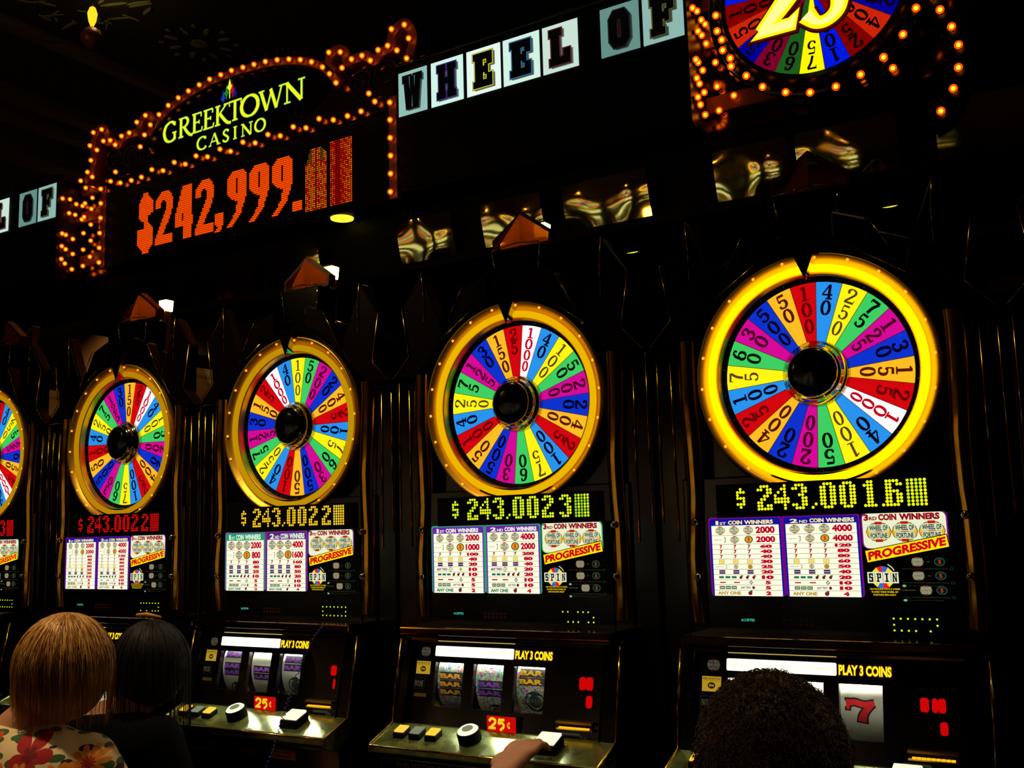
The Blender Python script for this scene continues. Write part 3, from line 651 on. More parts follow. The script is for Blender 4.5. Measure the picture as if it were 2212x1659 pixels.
    L = MB(); L.rrect(-.2055, .0215, 1.1945, 1.2185, .003, -.0012, E((255, 255, 235), 1.6, True)); put_text(L, 'REDEEM TICKETS AT CASHIER', -.200, .012, 1.204, 1.210, -.0016, E((250, 240, 150)), 0)
    q = MB(); dst_add(q, L); q.build('lit_banner', bz)
    L = MB(); put_text(L, 'PLAY 3 COINS', .025, .127, 1.1955, 1.2165, -.0012, E((200, 100, 0)), .075); put_text(L, 'PLAY 3 COINS', .026, .126, 1.1965, 1.2155, -.0016, E((255, 250, 40), 1.0), .035)
    q = MB(); dst_add(q, L); q.build('coin_lettering', bz)
    L = MB(); badge(L, -.234, 1.204, .026, -.0012, .35)
    q = MB(); dst_add(q, L); q.build('emblem_decal', bz)
    L = MB(); L.rect(-.259, -.217, 1.151, 1.181, -.0012, E((205, 165, 40), .7)); put_text(L, 'PRESS SPIN BUTTON', -.2565, -.2195, 1.1745, 1.1785, -.0016, E((30, 20, 4)), .02); put_text(L, 'TO SPIN WHEEL OF FORTUNE', -.2565, -.2195, 1.1715, 1.1733, -.0016, E((60, 40, 10)))
    L.disc(-.238, 1.163, .0085, .0065, -.0016, E((30, 20, 6)), 16); put_text(L, 'SPIN', -.2435, -.2325, 1.1605, 1.1655, -.002, E((205, 165, 40), .7), .03)
    q = MB(); dst_add(q, L); q.build('yellow_decal', bz)
    L = MB(); L.rrect(-.262, -.230, 1.116, 1.142, .002, -.001, E((34, 30, 20))); L.rrect(-.2612, -.2308, 1.1168, 1.1412, .002, -.0013, E((3, 3, 2))); put_text(L, 'PAYLINE', -.259, -.234, 1.122, 1.136, -.0016, E((66, 66, 50)), .01)
    L.rect(-.259, -.222, 1.098, 1.106, -.001, E((60, 44, 10))); put_text(L, 'MALFUNCTION VOIDS', -.257, -.224, 1.1005, 1.1035, -.0014, E((16, 12, 4)))
    q = MB(); dst_add(q, L); q.build('payline_decal', bz)
    L = MB()
    for (xa, xb, za, zb) in cfg['red']: L.rrect(xa, xb, za, zb, .0055, -.001, E((205, 4, 4)))
    q = MB(); dst_add(q, L); q.build('credit_digits', bz)
    q = MB(); q.prism([(-.030, 1.037), (.049, 1.037), (.049, 1.071), (-.030, 1.071)], -.094, -.08, BLACK); q.rect(-.030, .049, 1.0365, 1.0715, -.0945, E((200, 8, 8)))
    ye = E((255, 205, 30)); ox, oz, hh = -.0235, 1.0415, .024
    q.ribbon(smooth_path([(ox, oz+hh*.72), (ox+.006, oz+hh*.98), (ox+.015, oz+hh*.92), (ox+.017, oz+hh*.68), (ox+.011, oz+hh*.4), (ox+.002, oz+.002)]), .0062, -.0949, ye); q.rect(ox-.002, ox+.0175, oz, oz+.0055, -.0949, ye)
    ox += .0235; q.rect(ox+.002, ox+.0185, oz+hh*.8, oz+hh+.0012, -.0949, ye); q.ribbon([(ox+.0045, oz+hh), (ox+.002, oz+hh*.5)], .005, -.0949, ye)
    q.ribbon(smooth_path([(ox+.002, oz+hh*.52), (ox+.010, oz+hh*.66), (ox+.0155, oz+hh*.5), (ox+.015, oz+hh*.25), (ox+.006, oz-.001)]), .006, -.0949, ye)
    ox += .0235; q.ribbon(ell(ox+.007, oz+.011, .0046, .0055, 50, 310), .0016, -.0949, ye); q.rect(ox+.0062, ox+.0075, oz+.003, oz+.019, -.0949, ye); q.build('denomination_sign', t)
    # reels and their lamp
    for k, (xa, xb) in enumerate(REELX):
        kind = cfg['reels'][k]; q = MB(); R = .1; n = 40; cy, cz = .055, 1.13; base = glitter() if cfg['film'] else REELW
        vs = []; fs = []
        for i in range(n+1):
            a = rad(-90+180*i/n); vs += [(xa-.002, cy-R*cos(a), cz+R*sin(a)), (xb+.002, cy-R*cos(a), cz+R*sin(a))]
        for i in range(n): fs.append((2*i, 2*i+1, 2*i+3, 2*i+2))
        q.add(vs, fs, base, True); q.add([(xa-.002, cy, cz)]+[(xa-.002, cy-R*cos(rad(-90+180*i/n)), cz+R*sin(rad(-90+180*i/n))) for i in range(n+1)], [tuple(range(n+2))], BLACKM)
        ro = q.build('reel', t); q = MB()
        def wrap(L):
            o = len(q.v)
            for x, y, z in L.v:
                dz = max(-.095, min(.095, z-cz)); q.v.append((x, cy-math.sqrt((R+.0006-y)**2-dz*dz), z))
            for f_, k_, s_ in zip(L.f, L.m, L.smooth): q.f.append([i+o for i in f_]); q.m.append(q.mi(L.mats[k_])); q.smooth.append(s_)
        w_ = xb-xa; L = MB()
        if kind[0] == 'bar':
            for z0_ in kind[1]:
                for j in range(4): L.rect(xa+.006, xb-.002, z0_+.0045*j, z0_+.0045*(j+1), 0, paint((8, 6, 10)))
                put_text(L, 'BAR', xa+.008, xb-.013, z0_+.0035, z0_+.0148, -.0022, paint(kind[2]), .045)
            if len(kind) > 3:
                L.disc((xa+xb)/2+.004, kind[3], .027, .024, 0, paint((26, 40, 34)), 20); L.disc((xa+xb)/2+.004, kind[3], .017, .015, -.0006, paint((50, 60, 52)), 16)
                if cfg['film']: put_text(L, 'SPIN', xa+.012, xb-.008, kind[3]-.009, kind[3]+.006, -.0012, paint((120, 140, 120)), .02)
        elif kind[0] == 'seven':
            xc = (xa+xb)/2-.004; z0_ = 1.108
            for gpad, mt in ((.003, paint((16, 8, 12))), (0, paint((190, 14, 22)))):
                yy = 0 if gpad else -.0007
                top = smooth_path([(xc-.024, z0_+.034), (xc-.012, z0_+.037), (xc+.006, z0_+.033), (xc+.026, z0_+.036)], 4); L.ribbon(top, [.011+2*gpad]*len(top), yy, mt)
                L.ribbon([(xc-.025, z0_+.042+gpad), (xc-.025, z0_+.023-gpad)], .006+2*gpad, yy, mt)
                st = smooth_path([(xc+.024, z0_+.036), (xc+.010, z0_+.022), (xc+.003, z0_+.01), (xc+.001, z0_-gpad)], 5); L.ribbon(st, [(.009+.009*i/len(st))+2*gpad for i in range(len(st))], yy, mt)
        wrap(L)
        if L.v: q.build('reel_symbols', ro)
    q = MB(); q.tube([(-.21, -.028, 1.199), (.115, -.028, 1.199)], .0035, E((255, 255, 235), cfg.get('tube', 330.0), True), 8); q.build('reel_lamp', t)
    q = MB()
    for xa, xb in REELX:
        q.add([(xa-.001, by(0, 1.077)+.004, 1.077), (xb+.001, by(0, 1.077)+.004, 1.077), (xb+.001, by(0, 1.181)+.004, 1.181), (xa-.001, by(0, 1.181)+.004, 1.181)], [(0, 1, 2, 3)], glass())
    q.build('reel_window', bz)
    q = MB(); q.prismx([(-.0485, 1.2262), (-.060, 1.2325), (-.060, 1.2385), (-.044, 1.2385)], -.272, .262, P('polished_brass', (240, 205, 90), 1, .1)); q.build('brass_lip', t)
    # bill slot
    q = MB(); q.box(.153, .243, -.094, -.07, 1.067, 1.072, GOLDR); q.box(.153, .243, -.092, -.07, 1.0535, 1.0575, GOLDR); q.box(.156, .240, -.082, -.07, 1.0575, 1.067, BLACKM)
    for k in range(9): q.box(.1605+k*.0085, .1675+k*.0085, -.0945, -.088, 1.0565, 1.0600, E((255, 176, 20), 1.3, True))
    for xx in (.162, .226): q.flat([(xx-.004, 1.036), (xx-.002, 1.036), (xx-.002, 1.03), (xx+.002, 1.03), (xx+.002, 1.036), (xx+.004, 1.036), (xx, 1.044)][::-1], -.0935, paint((90, 80, 60)))
    q.build('bill_slot', t)
    # ---- button deck
    q = MB(); q.prismx([(-.05, 1.036), (-.098, 1.036), (-.186, 1.002), (-.190, .985), (-.14, .964), (-.05, .964)], -.300, .300, DECK); dk = q.build('button_deck', t, bevel=.003)
    q = MB()
    for sx in (-1, 1): q.tube([(sx*.303, -.06, 1.235), (sx*.305, -.085, 1.12), (sx*.303, -.10, 1.037), (sx*.303, -.187, 1.003), (sx*.303, -.191, .984)], .0032, GOLD)
    q.tube([(-.303, -.190, 1.0), (.303, -.190, 1.0)], .0028, GOLD); q.build('deck_trim', dk)
    dz = lambda y: 1.036+(y+.098)*.386
    def slab_btn(x, y, wx, wy, h, mt, name='square_button'):
        b = MB(); z0_ = dz(y)
        def lay(sx, sy, za, zb, m_):
            vs = []
            for zz_ in (za, zb):
                for dx, dy in ((-1, -1), (1, -1), (1, 1), (-1, 1)): vs.append((x+dx*wx*sx/2, y+dy*wy*sy/2, dz(y+dy*wy*sy/2)+zz_))
            b.add(vs, [(0, 3, 2, 1), (4, 5, 6, 7), (0, 1, 5, 4), (1, 2, 6, 5), (2, 3, 7, 6), (3, 0, 4, 7)], m_)
        lay(1.05, 1.05, -.002, h*.75, BLACKM); lay(.92, .9, h*.75, h, mt); return b.build(name, dk, bevel=.0025)
    cols = cfg['buttons']
    for k, x in enumerate((-.243, -.197, -.150)): slab_btn(x, -.142, .031, .028, .017, cols[k])
    b = MB(); z0_ = dz(-.135)
    b.lathez([(.0275, -.004), (.0275, .022), (.025, .026)], 0, 0, BLACKM, 28); b.lathez([(.025, .0255), (.021, .0295), (.0135, .030)], 0, 0, cols[3], 28); b.lathez([(.0135, .030), (0, .030)], 0, 0, cfg.get('btn', BG), 28)
    o = b.build('round_button', dk); o.location = (-.05, -.135, z0_); o.rotation_euler = (rad(22), 0, 0)
    slab_btn(.158, -.140, .056, .044, .026, cols[4], 'spin_button')
    # ---- belly
    sl = lambda z: -.14+(.965-z)*.12
    def on_belly(name, L, off=.0015, parent=t):
        q = MB()
        o_ = 0
        q.v = [(x, sl(z)-off+y, z) for x, y, z in L.v]; q.f = L.f; q.m = L.m; q.mats = L.mats; q.smooth = L.smooth
        return q.build(name, parent)
    L = MB(); put_text(L, 'THIS MACHINE', -.262, -.130, .944, .957, 0, paint((120, 112, 96)), .02); put_text(L, 'ACCEPTS BILLS', -.275, -.130, .922, .936, 0, paint((120, 112, 96)), .02); on_belly('belly_lettering', L)
    L = MB(); L.rect(.078, .162, .928, .952, 0, paint((225, 120, 60))); put_text(L, 'INSERT TICKETS', .092, .146, .9425, .949, -.0006, paint((50, 20, 10)), .01); put_text(L, 'OR BILLS FACE UP', .090, .148, .932, .9385, -.0006, paint((50, 20, 10)), .01); on_belly('ticket_label', L)
    L = MB(); L.flat([(-.04, .93), (-.005, .93), (-.005, .915), (.03, .94), (-.005, .962), (-.005, .95), (-.04, .95)], 0, paint((80, 72, 50))); on_belly('arrow_decal', L)
    return t

BW = E((255, 255, 215), 1.1, True); BO = E((255, 190, 60), 1.3, True); BG = E((150, 155, 120), .7, True)
CX = [-.177, -.131, -.094, -.056, -.0155, .003, .043, .087, .132, .174]
cnt = lambda s: list(zip('$'+s[:3]+'.'+s[3:6]+s[6]+'#', CX))
NB = {(2, 0), (6, 0), (0, 1), (0, 2), (4, 2)}
cfgA = dict(table='blue', ring=((255, 206, 0), 2.4), turn=-5, candle=False, led=(250, 255, 20), leddim=(210, 240, 20), film=False,
  count=list(zip('$243.001.6#', [-.177, -.131, -.094, -.056, -.0155, .003, .043, .084, .126, .134, .1745])), nodot={(4, 2), (6, 2)},
  red=[(.176, .192, 1.137, 1.163), (.197, .208, 1.137, 1.163), (.208, .222, 1.137, 1.163), (.210, .224, 1.098, 1.122)],
  reels=[('bar', (1.135,), (118, 50, 160)), ('bar', (1.10,), (118, 50, 160)), ('seven',)], buttons=[BO, BG, BO, BW, BW])
cfgB = dict(table='green', ring=((255, 196, 0), .85), turn=-3-7*360/22, candle=True, led=(225, 248, 30), leddim=(150, 215, 40), film=True,
  count=list(zip('$243.0023#', [-.177, -.131, -.093, -.0545, -.0155, .0035, .0443, .086, .134, .176])), nodot=NB,
  red=[(.199, .216, 1.137, 1.165), (.216, .234, 1.137, 1.165), (.218, .234, 1.100, 1.126)],
  reels=[('bar', (1.138, 1.119, 1.10), (235, 165, 20)), ('bar', (1.124, 1.104), (118, 50, 160), 1.062), ('bar', (1.155, 1.136), (245, 190, 20), 1.10)], buttons=[BO, BG, BO, BW, BW])
cfgC = dict(table='violet', ring=((240, 180, 10), .6), turn=.3-10*360/22, candle=True, led=(255, 205, 30), leddim=(250, 215, 60), film=False,
  count=list(zip('$243.0022#', [-.177, -.131, -.093, -.0545, -.0155, .0035, .0443, .086, .134, .176])), nodot=set(),
  red=[(.214, .234, 1.133, 1.158), (.226, .234, 1.10, 1.126)],
  reels=[('bar', (1.16, 1.13, 1.112), (118, 50, 160), 1.07), ('bar', (1.125, 1.105), (128, 60, 170)), ('bar', (1.155, 1.134), (128, 60, 180), 1.095)], buttons=[BO, BG, BO, BW, BW])
cfgD = dict(table='blue', ring=((240, 172, 10), .55), turn=1.6-6*360/22, candle=True, led=(225, 10, 10), leddim=(225, 10, 10), film=False, card=True,
  count=list(zip('$243.0022#', [-.177, -.131, -.093, -.0545, -.0155, .0035, .0443, .086, .134, .176])), nodot={(1, 2), (0, 1), (3, 2)},
  red=[(.214, .234, 1.133, 1.158)], reels=[('bar', (1.12,), (118, 50, 160)), ('bar', (1.12,), (118, 50, 160)), ('bar', (1.12,), (118, 50, 160))], buttons=[BO, BG, BO, BW, BW])
cfgE = dict(table='green', ring=((240, 172, 10), .55), turn=10.9, candle=False, led=(225, 10, 10), leddim=(225, 10, 10), film=False, card=True,
  count=list(zip('$243.0023#', [-.177, -.131, -.093, -.0545, -.0155, .0035, .0443, .086, .134, .176])), nodot=set(),
  red=[(.214, .234, 1.133, 1.158)], reels=[('bar', (1.12,), (118, 50, 160)), ('seven',), ('bar', (1.12,), (118, 50, 160))], buttons=[BO, BG, BO, BW, BW])
cfgF = dict(cfgA, turn=40, ring=((255, 206, 0), 1.5))
mA = machine(0, cfgA, 'nearest wheel slot machine, wheel ringed in bright yellow, red seven on its reel')
mB = machine(-S_, cfgB, 'second wheel slot machine from the right, green bordered paytables and glittery triple BAR reels')
mC = machine(-2*S_, cfgC, 'middle wheel slot machine with amber $243,0022 counter and purple BAR reels')
mD = machine(-3*S_, cfgD, 'wheel slot machine with red $243,0022 counter in front of the blonde person')
mE = machine(-4*S_, cfgE, 'farthest wheel slot machine, half cut off at the left edge of the photo')
mF = machine(S_, cfgF, 'slot machine at the right edge, only a sliver of lit paytable showing')

# ------------------------------------------------------------------ notices standing in the gaps between machine crowns
for i, x in enumerate((-3*S_+.3112, -4*S_+.3112)):
    q = MB(); q.box(-.0405, .0405, -.001, 0, -.063, .066, P('paper_card', (235, 200, 140), 0, .7))
    put_text(q, '108610', -.037, .027, .032, .044, -.0014, paint((30, 18, 8))); put_text(q, '4/5/', .0, .036, .012, .023, -.0014, paint((30, 18, 8)))
    o = q.build('paper_notice'); o.location = (x, .0885, 1.965); o.rotation_euler = (0, 0, pi/2)
    tag(o, ['cream paper notice reading 108610 stuck between the amber and red counter machines', 'cream paper notice stuck on the crown side of the farthest machine'][i], 'paper notice', 'paper notices on the machines')

# ------------------------------------------------------------------ the overhead sign
BULB = None
bm_ = MB(); bm_.ball((0, -.014, 0), .0060, E((255, 200, 60), 5.0, True), 8, 6); bm_.ball((0, -.014, 0), .0108, None, 12, 8); bm_.lathe([(.006, 0), (.006, -.006), (0, -.006)], 0, 0, BRONZE, 8)
amb = bpy.data.materials.new('amber_bulb_glass'); amb.use_nodes = True; nt = amb.node_tree; nt.nodes.clear()
e_ = nt.nodes.new('ShaderNodeEmission'); e_.inputs[0].default_value = lin((255, 84, 0)); e_.inputs[1].default_value = 1.3
t_ = nt.nodes.new('ShaderNodeBsdfTransparent'); t_.inputs[0].default_value = (1, .8, .5, 1); x_ = nt.nodes.new('ShaderNodeMixShader'); x_.inputs[0].default_value = .6
o_ = nt.nodes.new('ShaderNodeOutputMaterial'); nt.links.new(t_.outputs[0], x_.inputs[1]); nt.links.new(e_.outputs[0], x_.inputs[2]); nt.links.new(x_.outputs[0], o_.inputs[0])
amb.cycles.emission_sampling = 'NONE'; bm_.mats[bm_.mats.index(None)] = amb
b0 = bm_.build('bulb'); BM = b0.data; bpy.data.objects.remove(b0)
def bulb(parent, x, y, z, rz=0):
    o = bpy.data.objects.new('bulb', BM); C.objects.link(o); o.parent = parent; o.location = (x, y, z); o.rotation_euler = (0, 0, rz)
def strip(parent, pts, w, y0, y1, mat=COPPER, name='bulb_channel', closed=False, k=4):
    """a flat-faced band following pts in xz, with depth"""
    p = smooth_path(pts, k, closed) if k else pts; n = len(p); L = []; R = []
    for i in range(n):
        a = p[max(i-1, 0)] if not closed else p[(i-1) % (n-1)]; b = p[min(i+1, n-1)] if not closed else p[(i+1) % (n-1)]
        dx, dz = b[0]-a[0], b[1]-a[1]; d = math.hypot(dx, dz) or 1; nx, nz = -dz/d*w/2, dx/d*w/2
        L.append((p[i][0]+nx, p[i][1]+nz)); R.append((p[i][0]-nx, p[i][1]-nz))
    q = MB(); vs = [(x, y0, z) for x, z in L]+[(x, y0, z) for x, z in R]+[(x, y1, z) for x, z in L]+[(x, y1, z) for x, z in R]; fs = []
    for i in range(n-1):
        fs += [(i, n+i, n+i+1, i+1), (2*n+i, i, i+1, 2*n+i+1), (n+i, 3*n+i, 3*n+i+1, n+i+1), (2*n+i+1, 3*n+i+1, 3*n+i, 2*n+i)]
    if not closed: fs += [(0, 2*n, 3*n, n), (n-1, 2*n-1, 4*n-1, 3*n-1)]
    q.add(vs, fs, mat); return q.build(name, parent)
YS = .57
# --- lettered sign boxes: WHEEL OF
LETX = [('W', -1.525, -1.401, (150, 196, 186), (28, 20, 22)), ('H', -1.384, -1.250, (214, 250, 238), (72, 40, 130)), ('E', -1.236, -1.101, (236, 255, 246), (235, 228, 20)),
        ('E', -1.091, -.952, (216, 248, 234), (50, 120, 165)), ('L', -.941, -.812, (206, 232, 218), (110, 30, 34)), ('O', -.733, -.601, (104, 146, 138), (34, 34, 26)), ('F', -.590, -.458, (146, 188, 178), (96, 96, 34))]
def letter_box(dx, label):
    t = thing('letter_sign', label, 'sign', (dx, 0, 0), 'lettered sign boxes in the overhead sign')
    q = MB(); q.box(-1.531, -.452, YS+.002, YS+.32, 2.66, 3.135, BLACKM); q.box(-1.532, -.448, YS-.006, YS+.33, 2.655, 2.67, BLACK); q.box(-1.532, -.448, YS-.006, YS+.33, 3.12, 3.135, BLACK); q.build('sign_case', t, bevel=.004)
    for ch, x0, x1, bg, ol in LETX:
        q = MB(); q.rect(x0, x1, 2.936, 3.096, YS-.001, E(bg, .95)); w_ = x1-x0
        a0, a1, z0_, z1_ = x0+w_*.17, x1-w_*.2, 2.958, 3.078
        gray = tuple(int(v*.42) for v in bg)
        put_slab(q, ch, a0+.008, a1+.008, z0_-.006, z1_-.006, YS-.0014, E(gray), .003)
        blk = (4, 4, 5)
        put_slab(q, ch, a0, a1, z0_, z1_, YS-.0018, E(blk), .0052); put_slab(q, ch, a0, a1, z0_, z1_, YS-.0022, E(ol), .0036); put_slab(q, ch, a0, a1, z0_, z1_, YS-.0026, E(blk), .0012)
        if ch == 'W':
            for sx_, za, zb in ((.36, .6, .97), (.64, .6, .97), (.5, .03, .42)): q.flat([(a0+(a1-a0)*(sx_-.03), z0_+(z1_-z0_)*(zb if za > .5 else za)), (a0+(a1-a0)*(sx_+.03), z0_+(z1_-z0_)*(zb if za > .5 else za)), (a0+(a1-a0)*sx_, z0_+(z1_-z0_)*(za if za > .5 else zb))], YS-.003, E((70, 110, 104)))
        if ch == 'O': xm = (a0+a1)/2; q.rrect(xm-.006, xm+.006, z0_+.03, z1_-.03, .005, YS-.003, E(ol)); q.rrect(xm-.0035, xm+.0035, z0_+.033, z1_-.033, .003, YS-.0034, E((40, 8, 10)))
        q.build('letter_panel', t)
    # end wall facing the recess; some of its bulbs stand in for reflections
    q = MB(); q.box(-.452, -.449, YS, YS+.14, 2.67, 3.12, BRONZE); q.build('end_panel', t)
    for y, z in [(0.581, 3.021), (0.618, 3.027), (0.651, 3.013), (0.683, 3.013), (0.616, 2.962), (0.647, 2.962), (0.681, 2.949), (0.585, 2.86), (0.603, 2.858), (0.639, 2.847), (0.585, 2.802), (0.605, 2.792), (0.641, 2.778), (0.585, 2.743), (0.603, 2.726), (0.639, 2.707)]:
        bulb(t, -.449, y+.004, z, pi/2)
    # recess wall beside it
    q = MB(); q.box(-.449, -.147, YS+.13, YS+.32, 2.66, 3.135, BMIR); q.build('recess_panel', t)
    for a, b in (((-.447, 3.088), (-.15, 3.088)), ((-.447, 2.96), (-.2, 2.96)), ((-.447, 2.753), (-.15, 2.753))): strip(t, [a, b], .05, YS+.121, YS+.13, k=0)
    for x, z in [(-3.346, 3.088), (-3.4, 3.089), (-3.35, 3.032), (-3.402, 3.016), (-3.355, 2.981), (-3.405, 2.953), (-3.356, 2.908), (-3.406, 2.877), (-3.353, 2.833), (-3.405, 2.8), (-3.355, 2.759), (-3.403, 2.724)]:
        bulb(t, x+3.0, YS+.12, z)
    return t
letter_box(0, 'black sign box with backlit panels spelling WHEEL OF, right of the casino name')
letter_box(-3, 'black sign box at the left photo edge showing only the letters OF')

# --- casino name sign
t = thing('casino_sign', 'bulb-lined arched sign reading GREEKTOWN CASINO over a red $242,999 counter', 'sign', (0, 0, 0))
q = MB(); q.box(-3.14, -1.536, YS+.004, YS+.30, 2.645, 3.03, BLACKM); q.build('counter_case', t, bevel=.006)
OV = [(-2.36+.51*cos(rad(a)), 3.165+.158*sin(rad(a))) for a in range(0, 360, 6)]
q = MB(); q.prism([(x, z) for x, z in OV], YS+.006, YS+.28, BLACK); q.build('oval_panel', t)
q = MB(); q.prism([(-3.135, 3.03), (-1.56, 3.03), (-1.56, 3.15), (-1.66, 3.185), (-1.8, 3.14), (-2.9, 3.14), (-3.0, 3.185), (-3.135, 3.16)], YS+.014, YS+.28, BMIR); q.build('scroll_back', t)
TOP = [(-2.76, 3.241), (-2.704, 3.267), (-2.644, 3.285), (-2.584, 3.299), (-2.521, 3.309), (-2.461, 3.317), (-2.398, 3.319), (-2.338, 3.321), (-2.275, 3.317), (-2.215, 3.313), (-2.154, 3.308), (-2.092, 3.298), (-2.031, 3.284), (-1.973, 3.266), (-1.917, 3.242), (-1.863, 3.207)]
strip(t, [(-2.813, 3.205)]+TOP+[(-1.83, 3.17), (-1.8, 3.13)], .03, YS-.004, YS+.28)
SL = [(-2.845, 3.180), (-2.815, 3.212), (-2.825, 3.252), (-2.860, 3.266), (-2.898, 3.244), (-2.905, 3.208), (-2.946, 3.207), (-2.996, 3.204), (-3.036, 3.174), (-3.07, 3.198), (-3.112, 3.207), (-3.112, 3.243), (-3.130, 3.268), (-3.160, 3.280), (-3.188, 3.262), (-3.209, 3.212), (-3.197, 3.138), (-3.215, 3.085), (-3.255, 3.06)]
strip(t, SL, .034, YS-.004, YS+.11)
SR = [(-4.665-x, z) for x, z in SL[:-3]]+[(-1.474, 3.155)]
strip(t, SR, .036, YS-.004, YS+.28)
strip(t, [(-3.123, 3.01), (-3.123, 2.647)], .034, YS-.004, YS+.02, k=0); strip(t, [(-1.551, 3.02), (-1.551, 2.647)], .034, YS-.004, YS+.02, k=0)
q = MB(); q.box(-3.1, -1.58, YS-.001, YS+.012, 2.975, 3.03, BMIR); q.build('lower_bulb_rail', t)
LOW = [(-3.029, 3.05), (-3.06, 3.015), (-2.996, 2.995), (-2.925, 2.991), (-2.861, 2.992), (-2.797, 3.011), (-2.728, 2.992), (-2.661, 3.013), (-2.595, 2.991), (-2.533, 3.012), (-2.467, 2.994), (-2.397, 3.01), (-2.338, 2.988), (-2.271, 3.01), (-2.205, 2.992), (-2.138, 3.01), (-2.074, 2.99), (-2.008, 3.01), (-1.944, 2.991), (-1.88, 3.011), (-1.811, 2.99), (-1.744, 2.989), (-1.681, 2.991), (-1.618, 3.012), (-1.645, 3.049)]
BL = TOP+LOW+[(-2.845, 3.258), (-2.899, 3.241), (-2.813, 3.209), (-2.848, 3.173), (-2.946, 3.205), (-2.996, 3.202), (-3.07, 3.2), (-3.116, 3.207), (-3.036, 3.172), (-3.13, 3.263), (-3.186, 3.262), (-3.207, 3.207), (-3.158, 3.176), (-3.197, 3.138), (-3.218, 3.089), (-3.184, 3.06), (-3.263, 3.059), (-2.873, 3.127)]
BL += [(-1.798, 3.129), (-1.829, 3.172), (-1.769, 3.179), (-1.832, 3.256), (-1.777, 3.242), (-1.724, 3.2), (-1.675, 3.2), (-1.637, 3.171), (-1.601, 3.201), (-1.558, 3.205), (-1.54, 3.262), (-1.483, 3.262), (-1.465, 3.206), (-1.517, 3.176), (-1.475, 3.135)]
BL += [(-1.551, 2.992), (-1.551, 2.928), (-1.551, 2.862), (-1.55, 2.797), (-1.551, 2.732), (-1.553, 2.667), (-3.124, 2.994), (-3.121, 2.929), (-3.12, 2.864), (-3.123, 2.798), (-3.123, 2.733), (-3.122, 2.669)]
for x, z in BL: bulb(t, x, YS-.004, z)
for sx, cx, cz in ((1, -3.08, 3.12), (1, -2.97, 3.11), (-1, -1.585, 3.12), (-1, -1.70, 3.11)):       # carved scrolls
    q = MB(); q.tube([(cx+sx*.055*(1-k/40)*cos(k*.32), YS+.01, cz+.055*(1-k/40)*sin(k*.32)) for k in range(34)], [.006*(1-k/50) for k in range(34)], BRONZE); q.build('carved_scroll', t)
q = MB(); ye, gr = E((250, 250, 20)), E((52, 150, 96))
def word(s, y):
    for ch, x0, x1, z0_, z1_ in s:
        put_serif(q, ch, x0, x1, z0_, z1_, y, gr, .0045); put_serif(q, ch, x0, x1, z0_, z1_, y-.0006, ye, 0)
word([('G', -2.760, -2.678, 3.119, 3.206), ('R', -2.670, -2.590, 3.122, 3.206), ('E', -2.590, -2.522, 3.123, 3.206), ('E', -2.524, -2.456, 3.123, 3.206), ('K', -2.457, -2.372, 3.123, 3.206),
      ('T', -2.378, -2.303, 3.123, 3.207), ('O', -2.313, -2.206, 3.119, 3.210), ('W', -2.212, -2.078, 3.122, 3.207), ('N', -2.082, -1.970, 3.123, 3.207)], YS+.005)
word([('C', -2.557, -2.500, 3.044, 3.098), ('A', -2.485, -2.424, 3.046, 3.097), ('S', -2.410, -2.370, 3.045, 3.098), ('I', -2.352, -2.325, 3.046, 3.097), ('N', -2.308, -2.242, 3.046, 3.097), ('O', -2.234, -2.172, 3.044, 3.098)], YS+.005)
q.build('name_lettering', t)
q = MB()
for k, (x, c, h) in enumerate(((-2.371, (250, 240, 40), 0), (-2.388, (30, 130, 50), -.022), (-2.406, (20, 60, 170), -.04), (-2.354, (190, 20, 20), -.02), (-2.340, (30, 20, 120), -.036))):
    s_ = 1-.18*(k > 0); q.ribbon([(x, 3.222), (x, 3.262+h)], .0055*s_, YS+.0045-.0003*k, E(c)); q.flat([(x-.018*s_, 3.272+h), (x, 3.252+h), (x+.018*s_, 3.272+h), (x+.009*s_, 3.276+h), (x, 3.304+h), (x-.009*s_, 3.276+h)], YS+.004-.0003*k, E(c))
q.build('torch_emblem', t)
# red counter
GL = {'$': [[(4,31),(8,31),(8,29),(10,28),(12,26),(12,19),(8,18),(8,14),(11,12),(12,10),(12,1),(9,-1),(9,-3),(4,-3),(4,-1),(2,0),(0,3),(0,11),(5,11.5),(5,15),(2,16),(1,18),(1,24),(2,27),(4,29)]],
 '2': [[(0.5,20),(.5,25),(3,28),(5,29),(10,29),(12,27),(13,24),(13,19),(11,14),(6,5),(6,4.9),(13,5),(13,0),(0,0),(0,3),(7.5,18),(8,22),(7,24.2),(5.5,24.2),(4.2,22),(3.8,20)]],
 '4': [[(5,29),(12,29),(12,12),(13,12),(13,7.5),(12,7.5),(12,0),(6,0),(6,7.5),(0,7.5),(0,13)]],
 '9': [[(0,17),(0,25),(3,28.5),(5,29.5),(10,29.5),(13,26),(13,15),(9,5),(5,1),(4,0),(0,0),(3,3),(6,8),(7,13),(3.5,14)]],
 ',': [[(0,4),(0,8),(1,9),(6,9),(6,3),(4,-.5),(.5,-.5),(2,2)]], '.': [[(1,-.3),(5,-.3),(6,1),(6,4),(5,5.2),(1,5.2),(0,4),(0,1)]], '8': [[(0,-2),(13,-2),(13,26),(10,29),(3,29),(2,25),(.5,22)]], '#': [[(0,-2),(13,-2),(13,30),(0,30)]]}
HOLE = {'4': [(5,10.5),(6.2,10.5),(6.2,14.5),(5,14.5)], '9': [(6,17.5),(7.2,17.5),(7.2,25.5),(6,25.5)]}
def inside(p, poly):
    c = False; x, y = p
    for i in range(len(poly)):
        a, b = poly[i], poly[i-1]
        if (a[1] > y) != (b[1] > y) and x < (b[0]-a[0])*(y-a[1])/(b[1]-a[1])+a[0]: c = not c
    return c
